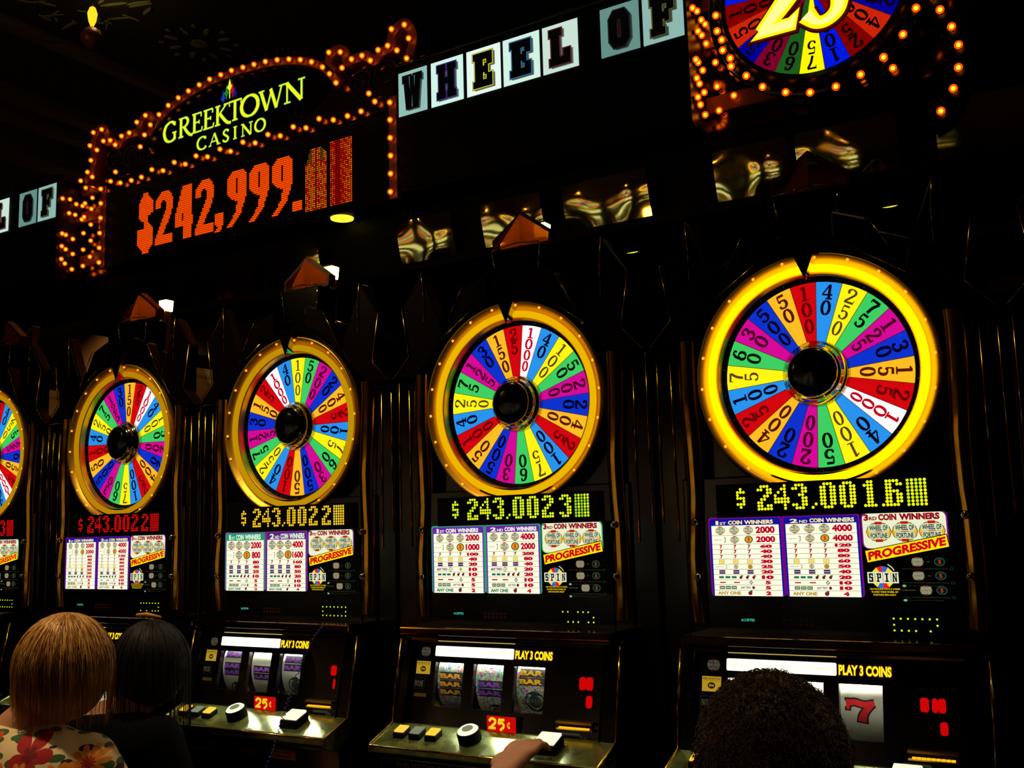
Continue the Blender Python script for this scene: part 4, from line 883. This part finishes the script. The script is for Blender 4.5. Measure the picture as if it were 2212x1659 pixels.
q = MB(); pc = .0081; rc = .0077; ORG, RD, OL, DR = E((255, 84, 0)), E((222, 14, 0)), E((128, 84, 10)), E((178, 8, 0))
OR2 = E((255, 128, 8))
for ch, x0 in zip('$242,999.8#', [-2.905, -2.794, -2.674, -2.556, -2.444, -2.376, -2.256, -2.136, -2.031, -1.967, -1.846]):
    q = MB()
    for i in range(13):
        for j in range(-4, 32):
            p = (i+.5, j+.5)
            if not inside(p, GL[ch][0]) or (ch in HOLE and inside(p, HOLE[ch])): continue
            if ch == '8': mt = random.choice([ORG, OR2, RD, OR2]) if i != 6 else random.choice([OL, DR]); mt = OL if (j > 21 and i in (1, 2, 3, 9, 10)) else mt
            elif ch == '#': mt = DR if (3 <= i <= 5) else random.choice([ORG, RD, ORG, OR2 if i > 8 else RD])
            else: mt = ORG
            x = x0+i*pc; z = 2.6905+j*rc
            if ch in '8#': q.disc(x+pc/2, z+rc/2, .0032, .003, YS+.0022, mt, 6)
            else: q.rect(x, x+pc, z+.0013, z+rc-.0013, YS+.0022, mt); q.rect(x+.0012, x+pc-.0006, z, z+.0013, YS+.0024, RD)
    q.build({'$': 'dollar_sign', ',': 'comma', '.': 'decimal_point'}.get(ch, 'jackpot_digit'), t)
q = MB()
for k in range(3): q.rect(-1.60, -1.60, 2.6, 2.6, 0, BLACK)
tt = MB(); tt.lathez([(.0, 2.639), (.042, 2.639), (.043, 2.644), (.0, 2.644)], -1.835, .625, E((255, 225, 50), 1.4, True), 24); tt.build('soffit_lamp', t)

# --- wheel unit with the big 25
t = thing('wheel_sign', 'overhead wheel sign with glowing 25 ringed by orange bulbs, top right', 'sign', (0, 0, 0))
cx, cz, cy = -.0514, 2.9077, .45
q = MB(); q.lathe([(.252, 0), (.262, .01), (.262, .03), (.250, .05), (.250, .22)], 0, 0, BRONZE, 72); q.lathe([(0, .02), (.25, .02)], 0, 0, BLACKM, 48); o = q.build('wheel_drum', t); o.location = (cx, cy, cz)
h = bpy.data.objects.new('sign_wheel', None); C.objects.link(h); h.parent = t; h.location = (cx, cy, cz)
wheel_meshes(.2393, .0, 183.5-17*360/22, .03, DIMW, {k: (14, 0, 2) for k in 'rlygmbow'}, h)
q = MB(); q.box(-.135, 1.47, YS+.05, YS+.32, 2.645, 3.20, BLACKM); q.build('sign_case', t, bevel=.006)
q = MB(); q.box(-.135, .42, YS+.042, YS+.05, 2.65, 3.18, BMIR); q.build('glossy_panel', t)
q = MB(); q.lathe([(.262, .02), (.292, .018), (.296, .022), (.292, .04), (.262, .04)], 0, 0, BLACK, 72); o = q.build('bulb_flange', t); o.location = (cx, cy, cz)
for x, z in [(-0.32, 2.906), (-0.319, 2.859), (-0.307, 2.83), (-0.306, 2.799), (-0.286, 2.77), (-0.285, 2.746), (-0.244, 2.708), (-0.201, 2.665), (-0.14, 2.634), (-0.076, 2.617), (-0.009, 2.616), (0.055, 2.632), (0.114, 2.663), (0.165, 2.71), (0.201, 2.77), (.226, 2.84), (.237, 2.91), (-.34, 2.98)]: bulb(t, x, cy+.018, z)
strip(t, [(.2, 2.86), (.236, 2.81), (.251, 2.768), (.274, 2.716), (.286, 2.664), (.281, 2.606), (.265, 2.555), (.232, 2.504), (.19, 2.48)], .03, .508, .565, BLACK, 'scroll_arm')
for x, z in [(.236, 2.81), (0.251, 2.768), (0.274, 2.716), (0.286, 2.664), (0.281, 2.606), (0.265, 2.555), (0.232, 2.504)]: bulb(t, x, .508, z)
for x, z in [(-.125, 2.69), (-.06, 2.70), (.03, 2.68), (.11, 2.69)]: bulb(t, x, YS+.042, z)
def big(poly, hole=None): return poly
two = [(-.1, 3.03), (-.139, 2.872+.03), (-.150, 2.86), (-.169, 2.834), (-.204, 2.766), (-.083, 2.765), (-.077, 2.80), (-.070, 2.826), (-.082, 2.832), (-.098, 2.815), (-.121, 2.81), (-.161, 2.809), (-.124, 2.832), (-.089, 2.857), (-.02, 2.93), (.0, 2.99), (-.03, 3.06), (-.1, 3.07), (-.15, 3.02), (-.13, 2.98), (-.1, 3.01), (-.07, 2.98), (-.1, 2.93)]
q = MB()
def stroke(path, ws, y, mat, fat): p = smooth_path(path, 6); W_ = smooth_path([(v,) for v in ws], 6); q.ribbon(p, [v[0]+fat for v in W_], y, mat)
for y, mt, fat in ((-.000, E((38, 4, 4)), .022), (-.004, E((95, 12, 4)), .014), (-.008, E((255, 246, 10), 1.05), .006), (-.0095, E((255, 252, 150), 1.0), -.014)):
    Y_ = .395+y
    stroke([(-.135, 2.98), (-.10, 3.035), (-.05, 3.03), (-.035, 2.975), (-.07, 2.90), (-.125, 2.835), (-.178, 2.785)], [.03, .04, .045, .05, .05, .045, .03], Y_, mt, fat)
    q.flat(grow([(-.199, 2.770), (-.087, 2.770), (-.074, 2.820), (-.10, 2.802), (-.165, 2.802)], fat/2 if fat > 0 else -.004), Y_-.0004, mt)
    stroke([(-.055, 2.800), (-.03, 2.772), (.0, 2.772), (.026, 2.795), (.033, 2.84), (.025, 2.89), (-.01, 2.91), (-.03, 2.895)], [.045, .03, .03, .036, .042, .036, .026, .02], Y_, mt, fat)
    q.flat(grow([(-.028, 2.90), (-.012, 2.90), (.0, 3.0), (.06, 3.0), (.064, 3.03), (-.018, 3.03)], fat/2 if fat > 0 else -.004), Y_-.0008, mt)
nb = q.build('number_25', t); 
q = MB(); q.box(-.06, -.04, .38, .46, 2.9, 2.92, BLACKM); q.build('number_bracket', t)

# --- mirrored soffit below the sign
t = thing('mirror_soffit', 'row of polished brass mirror panels slanting under the overhead sign', 'mirror panels', (0, 0, 0))
for k, (xa, xb) in enumerate([(-3.0, -2.66), (-2.6, -2.27), (-2.2, -1.93), (-1.565, -1.335), (-1.215, -.985), (-.905, -.615), (-.405, -.185), (-.165, .105), (.2, .5)]):
    q = MB(); n = 14; mm = 8; vs = []
    for j in range(mm+1):
        v = j/mm
        for i in range(n+1):
            u_ = i/n; x = xa+(xb-xa)*u_; z = 2.423+.143*v; y = YS+.060-.036*v-.003*sin(pi*v)-.004*sin(pi*u_)+.0012*sin(6*u_+k)*sin(4*v+k)
            vs.append((x, y, z))
    q.add(vs, [(j*(n+1)+i, j*(n+1)+i+1, (j+1)*(n+1)+i+1, (j+1)*(n+1)+i) for j in range(mm) for i in range(n)], BRASS, True); q.build('mirror_panel', t)
q = MB(); q.box(-3.3, 1.5, YS+.085, YS+.30, 2.40, 2.576, BLACKM); q.box(-3.3, 1.5, YS+.11, YS+.30, 2.576, 2.64, BLACKM); q.box(-3.3, 1.5, YS+.04, YS+.30, 2.395, 2.42, BLACKM); q.build('soffit_case', t)
for x in (-3.2, -1.77, -.52, 1.2): q = MB(); q.box(x-.03, x+.03, YS+.12, YS+.18, 0, 2.4, BLACKM); q.build('support_post', t)

# ------------------------------------------------------------------ the same machines across the aisle, seen in the mirror panels
def copy_tree(o, parent=None):
    c = o.copy(); C.objects.link(c); c.parent = parent
    for ch in list(o.children): copy_tree(ch, c)
    return c
srcs = [mB, mC, mA, mB, mD, mA, mC]
for i in range(7):
    c = copy_tree(srcs[i]); c.location = (-6.0+.78*i, -4.75, 0); c.rotation_euler = (0, 0, pi)
    c['label'] = 'slot machine of the opposite row, glimpsed only as a reflection in the brass mirror panels'; c['group'] = 'slot machines of the opposite row'

# ------------------------------------------------------------------ people
def capsule(q, a, ra, b, rb, mat, n=16):
    a, b = Vector(a), Vector(b); d = b-a; L = d.length or 1e-4; t = d/L; s1 = t.orthogonal().normalized(); s2 = t.cross(s1); rows = []
    for k in range(5): al = pi/2*(k/5); rows.append((a-t*ra*cos(al), ra*sin(al)))
    rows.append((a, ra)); rows.append(((a+b)/2, (ra+rb)/2)); rows.append((b, rb))
    for k in range(1, 6): al = pi/2*(k/5); rows.append((b+t*rb*sin(al), rb*cos(al)))
    vs = [tuple(p+(s1*cos(2*pi*i/n)+s2*sin(2*pi*i/n))*max(rr, 1e-5)) for p, rr in rows for i in range(n)]
    fs = [(j*n+i, j*n+(i+1) % n, (j+1)*n+(i+1) % n, (j+1)*n+i) for j in range(len(rows)-1) for i in range(n)]
    fs += [list(range(n))[::-1], [(len(rows)-1)*n+i for i in range(n)]]; q.add(vs, fs, mat, True)
def chain(q, pts, rr, mat):
    for i in range(len(pts)-1): capsule(q, pts[i], rr[i], pts[i+1], rr[i+1], mat)
def remesh(o, vox, sm=6, fac=.5):
    r_ = o.modifiers.new('remesh', 'REMESH'); r_.mode = 'VOXEL'; r_.voxel_size = vox; r_.use_smooth_shade = True
    if sm: k = o.modifiers.new('smooth', 'SMOOTH'); k.iterations = sm; k.factor = fac
def person(name_label, loc, face, hips, chest, sh, head, elbows, hands, knees, feet, skin, top, group='people at the machines', top_mat=None, trousers=None, fingers=True):
    """all joints in world space; sh = (left shoulder, right shoulder)"""
    t = thing('person', name_label, 'person', (hips[0], hips[1], 0), group)
    off = Vector((hips[0], hips[1], 0)); V = lambda p: Vector(p)-off
    F = Vector((sin(rad(face)), cos(rad(face)), 0)); Rt = Vector((F.y, -F.x, 0)); up = Vector((0, 0, 1))
    q = MB(); H, CH, HD = V(hips), V(chest), V(head); shl, shr = V(sh[0]), V(sh[1]); nk = (shl+shr)/2+up*.05
    for d in (-1, 1): chain(q, [H+Rt*.075*d, CH+Rt*.07*d-up*.06, CH+Rt*.075*d+up*.06], [.115, .105, .105], skin)
    chain(q, [shl, CH+up*.08, shr], [.055, .09, .055], skin); chain(q, [CH+up*.12, nk, HD-up*.05-F*.02], [.07, .055, .052], skin)
    capsule(q, HD+up*.025-F*.012, .082, HD-up*.03+F*.01, .070, skin, 20); capsule(q, HD-up*.06+F*.045, .040, HD-up*.085+F*.06, .028, skin)        # skull, jaw
    capsule(q, HD+F*.082-up*.005, .010, HD+F*.103-up*.033, .013, skin); 
    for d in (-1, 1):
        capsule(q, HD+Rt*.083*d-up*.01-F*.008, .015, HD+Rt*.089*d-up*.035-F*.008, .010, skin)          # ear
        capsule(q, HD+Rt*.032*d+F*.070+up*.018, .014, HD+Rt*.018*d+F*.080+up*.018, .010, skin)         # brow
    capsule(q, HD-Rt*.018+F*.084-up*.058, .008, HD+Rt*.018+F*.084-up*.058, .008, skin)
    for s_, e_, h_, d in ((shl, V(elbows[0]), V(hands[0]), -1), (shr, V(elbows[1]), V(hands[1]), 1)):
        chain(q, [s_, (s_+e_)/2, e_, e_.lerp(h_, .35), h_], [.055, .047, .038, .038, .025], skin)
        dr = (h_-e_).normalized(); side = dr.cross(up).normalized(); dn = side.cross(dr)
        palm = h_+dr*.045
        for k in (-1, 0, 1): capsule(q, h_+dr*.01+side*.012*k, .019, h_+dr*.082+side*.022*k, .013, skin)
        for k, (o_, ln_) in enumerate(((-.033, .062), (-.011, .075), (.011, .080), (.032, .070))):
            b_ = h_+dr*.088+side*o_; m1 = b_+dr*ln_*.45-up*.004; m2 = m1+dr*ln_*.32-up*.014; m3 = m2+dr*ln_*.2-up*.016
            chain(q, [b_, m1, m2, m3], [.0095, .009, .0082, .0072], skin)
        th = side*(.034 if d < 0 else -.034); chain(q, [h_+dr*.025+th*.6, h_+dr*.055+th*1.35-up*.006, h_+dr*.088+th*1.5-up*.014], [.013, .011, .009], skin)
    for k, d in ((0, -1), (1, 1)):
        chain(q, [H+Rt*.085*d, V(knees[k]), V(knees[k]).lerp(V(feet[k]), .35), V(feet[k])+up*.07], [.095, .062, .056, .04], skin)
        capsule(q, V(feet[k])+up*.045-F*.03, .038, V(feet[k])+up*.032+F*.13, .030, skin)
    o = q.build('body', t); remesh(o, .0065, 5)
    # top with sleeves
    q = MB()
    for d in (-1, 1): chain(q, [H+Rt*.08*d+up*.02, CH+Rt*.078*d-up*.06, CH+Rt*.085*d+up*.06], [.128, .118, .118], top_mat)
    chain(q, [shl, CH+up*.085, shr], [.068, .10, .068], top_mat)
    for s_, e_ in ((shl, V(elbows[0])), (shr, V(elbows[1]))): chain(q, [s_, s_.lerp(e_, .62)], [.068, .060], top_mat)
    o = q.build(top, t); remesh(o, .008, 6)
    q = MB()
    for k, d in ((0, -1), (1, 1)): chain(q, [H+Rt*.085*d-up*.01, V(knees[k]), V(knees[k]).lerp(V(feet[k]), .5), V(feet[k])+up*.11], [.118, .078, .07, .06], trousers)
    o = q.build('trousers', t); remesh(o, .009, 6)
    q = MB()
    for k in (0, 1):
        fq = V(feet[k]); capsule(q, fq+up*.047-F*.035, .046, fq+up*.04+F*.14, .038, P('shoe_leather', (24, 16, 12), 0, .4))
    o = q.build('shoes', t); remesh(o, .008, 4)
    return t, off, F, Rt
def stool(x, y, label):
    t = thing('casino_stool', label, 'stool', (x, y, 0), 'stools in front of the machines')
    q = MB(); q.lathez([(0, .42), (.17, .42), (.19, .435), (.19, .465), (.165, .485), (0, .488)], 0, 0, RUBBER, 32); q.build('seat', t)
    q = MB(); q.lathez([(0, .02), (.03, .02), (.03, .42), (0, .42)], 0, 0, CHROME, 20); q.build('post', t)
    q = MB(); q.lathez([(0, 0), (.21, 0), (.20, .015), (.04, .03), (0, .03)], 0, 0, CHROME, 32); q.build('base', t)
def hairlock(q, pts, r0, mat): n = len(pts); q.tube(pts, [r0*(1-.75*(i/(n-1))**2) for i in range(n)], mat, 3)

# floral cloth: hibiscus, daisies and leaves printed on cream
def floral(flowers):
    mt = bpy.data.materials.new('floral_print_cotton'); mt.use_nodes = True; nt = mt.node_tree; b = nt.nodes['Principled BSDF']; b.inputs['Roughness'].default_value = .85
    N, L = nt.nodes.new, nt.links.new
    tc = N('ShaderNodeTexCoord'); mp = N('ShaderNodeMapping'); mp.inputs['Rotation'].default_value = (0, 0, rad(-30)); L(tc.outputs['Object'], mp.inputs[0]); sp = N('ShaderNodeSeparateXYZ'); L(mp.outputs[0], sp.inputs[0])
    def M(op, a, b_=None, c=None):
        q = N('ShaderNodeMath'); q.operation = op
        for i, v in enumerate((a, b_, c)):
            if v is None: continue
            if isinstance(v, (int, float)): q.inputs[i].default_value = v
            else: L(v, q.inputs[i])
        return q.outputs[0]
    def mix(f_, a, c):
        q = N('ShaderNodeMix'); q.data_type = 'RGBA'; L(f_, q.inputs['Factor'])
        for nm, v in (('A', a), ('B', c)):
            if isinstance(v, tuple): q.inputs[nm].default_value = lin(v)
            else: L(v, q.inputs[nm])
        return q.outputs['Result']
    X, Z = sp.outputs[0], sp.outputs[2]
    vo = N('ShaderNodeTexVoronoi'); vo.inputs['Scale'].default_value = 24; vo.feature = 'F1'; mp2 = N('ShaderNodeMapping'); mp2.inputs['Scale'].default_value = (1, .8, 1.9); mp2.inputs['Rotation'].default_value = (.3, .6, .2); L(tc.outputs['Object'], mp2.inputs[0]); L(mp2.outputs[0], vo.inputs['Vector'])
    leaf = M('LESS_THAN', vo.outputs['Distance'], .43); col = mix(leaf, (238, 205, 150), (58, 92, 44))
    vo2 = N('ShaderNodeTexVoronoi'); vo2.inputs['Scale'].default_value = 17; L(mp2.outputs[0], vo2.inputs['Vector']); col = mix(M('LESS_THAN', vo2.outputs['Distance'], .24), col, (46, 18, 30))
    for (fx, fz, R, n, ph, c1, c2) in flowers:
        dx, dz = M('SUBTRACT', X, fx), M('SUBTRACT', Z, fz); d = M('SQRT', M('ADD', M('MULTIPLY', dx, dx), M('MULTIPLY', dz, dz))); an = M('ARCTAN2', dz, dx)
        pe = M('ABSOLUTE', M('COSINE', M('ADD', M('MULTIPLY', an, n/2), ph))); rr = M('MULTIPLY', M('ADD', M('MULTIPLY', M('POWER', pe, .5), .75), .25), R)
        col = mix(M('LESS_THAN', d, rr), col, c1); col = mix(M('LESS_THAN', d, M('MULTIPLY', rr, .38)), col, c2)
    L(col, b.inputs['Base Color']); return mt
SKIN = P('warm_skin', (205, 140, 100), 0, .55)
# --- blonde person, back to the camera
stool(-1.66, -.90, 'round black stool under the blonde person'); 
def ros(p): return p
hp = (-1.66, -.90, .60)
def fl_(wx, wz):      # place a flower by where it sits on the back of the shirt
    x, y = wx[0]-hp[0], wx[1]-hp[1]; a = rad(-30); return (x*cos(a)-y*sin(a), wz)
FL = []
for (p, R, n, ph, c1, c2) in [((-1.541, -.668, 1.058), .044, 5, .4, (172, 12, 18), (120, 0, 8)), ((-1.455, -.611, 1.030), .036, 10, 0, (245, 140, 24), (190, 40, 10)), ((-1.497, -.632, 1.003), .036, 9, .5, (240, 135, 24), (180, 30, 10)),
     ((-1.556, -.671, 1.026), .020, 6, 0, (225, 130, 50), (170, 50, 20)), ((-1.575, -.678, 1.005), .020, 6, 1, (225, 130, 50), (170, 50, 20)), ((-1.604, -.703, 1.037), .020, 4, .2, (225, 110, 30), (170, 50, 20)), ((-1.622, -.722, 1.078), .026, 5, 1, (215, 60, 16), (150, 20, 10)), ((-1.66, -.74, 1.07), .024, 7, .3, (235, 120, 30), (180, 40, 10)), ((-1.575, -.69, .975), .03, 5, 0, (180, 14, 18), (120, 0, 8))]:
    k = fl_((p[0], p[1]), 0); FL.append((k[0], p[2], R, n, ph, c1, c2))
FM = floral(FL)
t, off, F, Rt = person('blonde person from behind in a red and orange floral shirt, lower left', None, -28, hp, (-1.60, -.765, .93), ((-1.755, -.83, 1.035), (-1.455, -.665, 1.015)), (-1.525, -.665, 1.215),
    ((-1.85, -.74, .78), (-1.38, -.55, .78)), ((-1.68, -.60, .70), (-1.50, -.55, .70)), ((-1.63, -.50, .54), (-1.46, -.48, .54)), ((-1.63, -.46, .0), (-1.46, -.44, .0)), SKIN, 'floral_shirt', top_mat=FM, trousers=P('dark_trousers', (20, 20, 28), 0, .8))
BL_ = P('blonde_hair', (246, 192, 108), .1, .36, .4, noise=(60, (176, 112, 44)))
BL2 = P('dark_blonde_hair', (150, 96, 40), .1, .4, .4)
hc = Vector((-1.524, -.680, 1.218))-off
q = MB(); q.ball(tuple(hc+Vector((0, 0, -.012))), .095, BL_, 24, 16, (1.0, 1.02, 1.10)); 
rnd = random.Random(3)
for k in range(2600):
    # strands fan from the crown and fall to the nape and jaw
    a = rnd.uniform(0, 2*pi); drop = rnd.uniform(.55, 1.0); pts = []; jit = rnd.uniform(-.5, .5)*rnd.random(); R0 = .0955+rnd.uniform(0, .011)
    fwd = Vector((cos(a), sin(a), 0)).dot(F); lim = 1.0 if fwd < .45 else .45
    for i in range(9):
        s_ = i/8*drop*lim; th = s_*2.0; aa = a+jit*s_
        rr = R0*(sin(min(th, pi/2))) if th < pi/2 else R0*(1.0-.10*(th-pi/2)-.12*max(0, th-1.75))
        z = R0*1.14*cos(min(th, pi/2))-(max(0, th-pi/2))*.30-.0*s_
        w_ = .009*sin(5*s_+k*1.7); pts.append(tuple(hc+Vector((rr*cos(aa)+w_*.3, rr*sin(aa)*1.02+w_*.3, z))))
    hairlock(q, pts, .0016, rnd.choice((BL_, BL_, BL2)))
q.build('bob_hair', t)
q = MB(); q.tube([tuple(Vector(p)-off) for p in smooth_path([(-1.555, -.735, 1.095), (-1.585, -.775, 1.09), (-1.64, -.84, 1.045), (-1.68, -.88, .99), (-1.70, -.90, .90)], 4)], .006, P('black_strap', (8, 7, 8), 0, .5), 8); q.build('bag_strap', t)
# --- dark haired person leaning toward the machine
stool(-1.97, -.45, 'round black stool under the dark-haired person')
DK = P('black_cotton', (4, 3, 4), 0, 1, .1)
t, off, F, Rt = person('dark-haired person in dark clothes leaning in beside the blonde person', None, -30, (-1.97, -.45, .60), (-1.84, -.38, .88), ((-1.93, -.34, .99), (-1.62, -.34, .99)), (-1.712, -.29, 1.165),
    ((-2.10, -.26, .80), (-1.56, -.30, .78)), ((-2.16, -.30, .70), (-1.80, -.30, .70)), ((-2.08, -.19, .54), (-1.88, -.19, .54)), ((-2.08, -.19, .0), (-1.88, -.19, 0)), SKIN, 'dark_top', top_mat=DK, trousers=DK)
DH = P('dark_brown_hair', (18, 9, 6), 0, .55, .3)
hc = Vector((-1.700, -.300, 1.170))-off; q = MB(); q.ball(tuple(hc), .097, DH, 24, 16, (1, 1, 1.1))
for k in range(900):
    a = rnd.uniform(0, 2*pi); drop = rnd.uniform(.6, 1.0); R0 = .098+rnd.uniform(0, .006); pts = []; lim = 1 if Vector((cos(a), sin(a), 0)).dot(F) < .4 else .4
    for i in range(8):
        th = i/7*drop*2.1*lim; rr = R0*sin(min(th, pi/2)); pts.append(tuple(hc+Vector((rr*cos(a), rr*sin(a), R0*1.13*cos(min(th, pi/2))-max(0, th-pi/2)*.50))))
    hairlock(q, pts, .0017, DH)
q.build('long_hair', t)
q = MB(); q.tube([tuple(Vector(p)-off) for p in [(-1.735, -.32, 1.300), (-1.705, -.312, 1.3015), (-1.665, -.30, 1.2945)]], [.0045, .006, .0035], P('tan_wood', (205, 140, 60), 0, .5), 8); q.build('hair_clip', t, label='tan bar clip')
# --- dark curly head in the foreground
stool(.14, -.78, 'round black stool under the curly-haired person')
t, off, F, Rt = person('person with short dark curly hair seen from behind at the nearest machine', None, -8, (.14, -.80, .60), (.12, -.745, .87), ((-.05, -.72, .965), (.28, -.70, .965)), (.095, -.64, 1.135),
    ((-.12, -.55, .78), (.34, -.52, .78)), ((-.10, -.31, .90), (.28, -.29, .90)), ((.04, -.42, .52), (.23, -.40, .52)), ((.04, -.38, 0), (.23, -.36, 0)), SKIN, 'dark_shirt', top_mat=P('dark_shirt_cloth', (14, 12, 20), 0, .9), trousers=DK)
CH_ = P('curly_dark_hair', (84, 54, 30), .05, .45)
hc = Vector((.080, -.655, 1.160))-off; q = MB(); q.ball(tuple(hc), .105, CH_, 24, 16, (1, 1.02, 1.14))
for k in range(4200):
    while True:
        v = Vector((rnd.gauss(0, 1), rnd.gauss(0, 1), rnd.gauss(0, 1))).normalized()
        if v.z > -.75 and not (v.dot(F) > .55 and v.z < .45): break
    base = hc+Vector((v.x*.103, v.y*.105, v.z*.120)); side = v.orthogonal().normalized(); s2 = v.cross(side); ph = rnd.uniform(0, 6.3); cr_ = rnd.uniform(.002, .005); L_ = rnd.uniform(.008, .019); pts = []
    for i in range(8):
        u_ = i/7; pts.append(tuple(base+v*L_*u_*(1-.25*u_)+side*cr_*sin(ph+5.5*u_)*min(1, u_*3)+s2*cr_*cos(ph+5.5*u_)*min(1, u_*3)+Vector((0, 0, -.006*u_*u_))))
    hairlock(q, pts, .0009, CH_)
q.build('curly_hair', t)
# --- the player whose hand presses the button of the second machine
stool(-.80, -1.02, 'round black stool below the photo edge, in front of the second machine')
t, off, F, Rt = person('person below the photo edge whose bare arm reaches to the lit spin button', None, 4, (-.80, -1.05, .60), (-.78, -.90, .74), ((-.93, -.82, .80), (-.63, -.80, .80)), (-.79, -.76, .935),
    ((-1.0, -.70, .64), (-.62, -.60, .86)), ((-.95, -.55, .62), (-.602, -.325, .997)), ((-.90, -.68, .50), (-.70, -.66, .50)), ((-.90, -.55, 0), (-.70, -.55, 0)), SKIN, 'sleeveless_top', top_mat=P('grey_cotton', (90, 84, 80), 0, .9), trousers=DK)
hc = Vector((-.79, -.77, .945))-off; q = MB(); q.ball(tuple(hc), .092, DH, 24, 16, (1, 1.04, 1.06)); q.build('short_hair', t)
# --- coiled cord clipped to the middle machine
pts = []; base = smooth_path([(-1.29, -.086, 1.262), (-1.29, -.12, 1.235), (-1.275, -.2, 1.153), (-1.292, -.215, 1.085), (-1.315, -.222, 1.018), (-1.335, -.225, .96), (-1.36, -.24, .90)], 30)
for i, p in enumerate(base): pts.append((p[0]+.004*cos(i*1.3), p[1]+.004*sin(i*1.3), p[2]))
q = MB(); q.tube(pts, .0011, P('blue_plastic', (20, 24, 120), 0, .3), 6); o = q.build('coiled_cord'); tag(o, 'thin blue coiled cord hanging across the reels of the middle machine', 'cord')
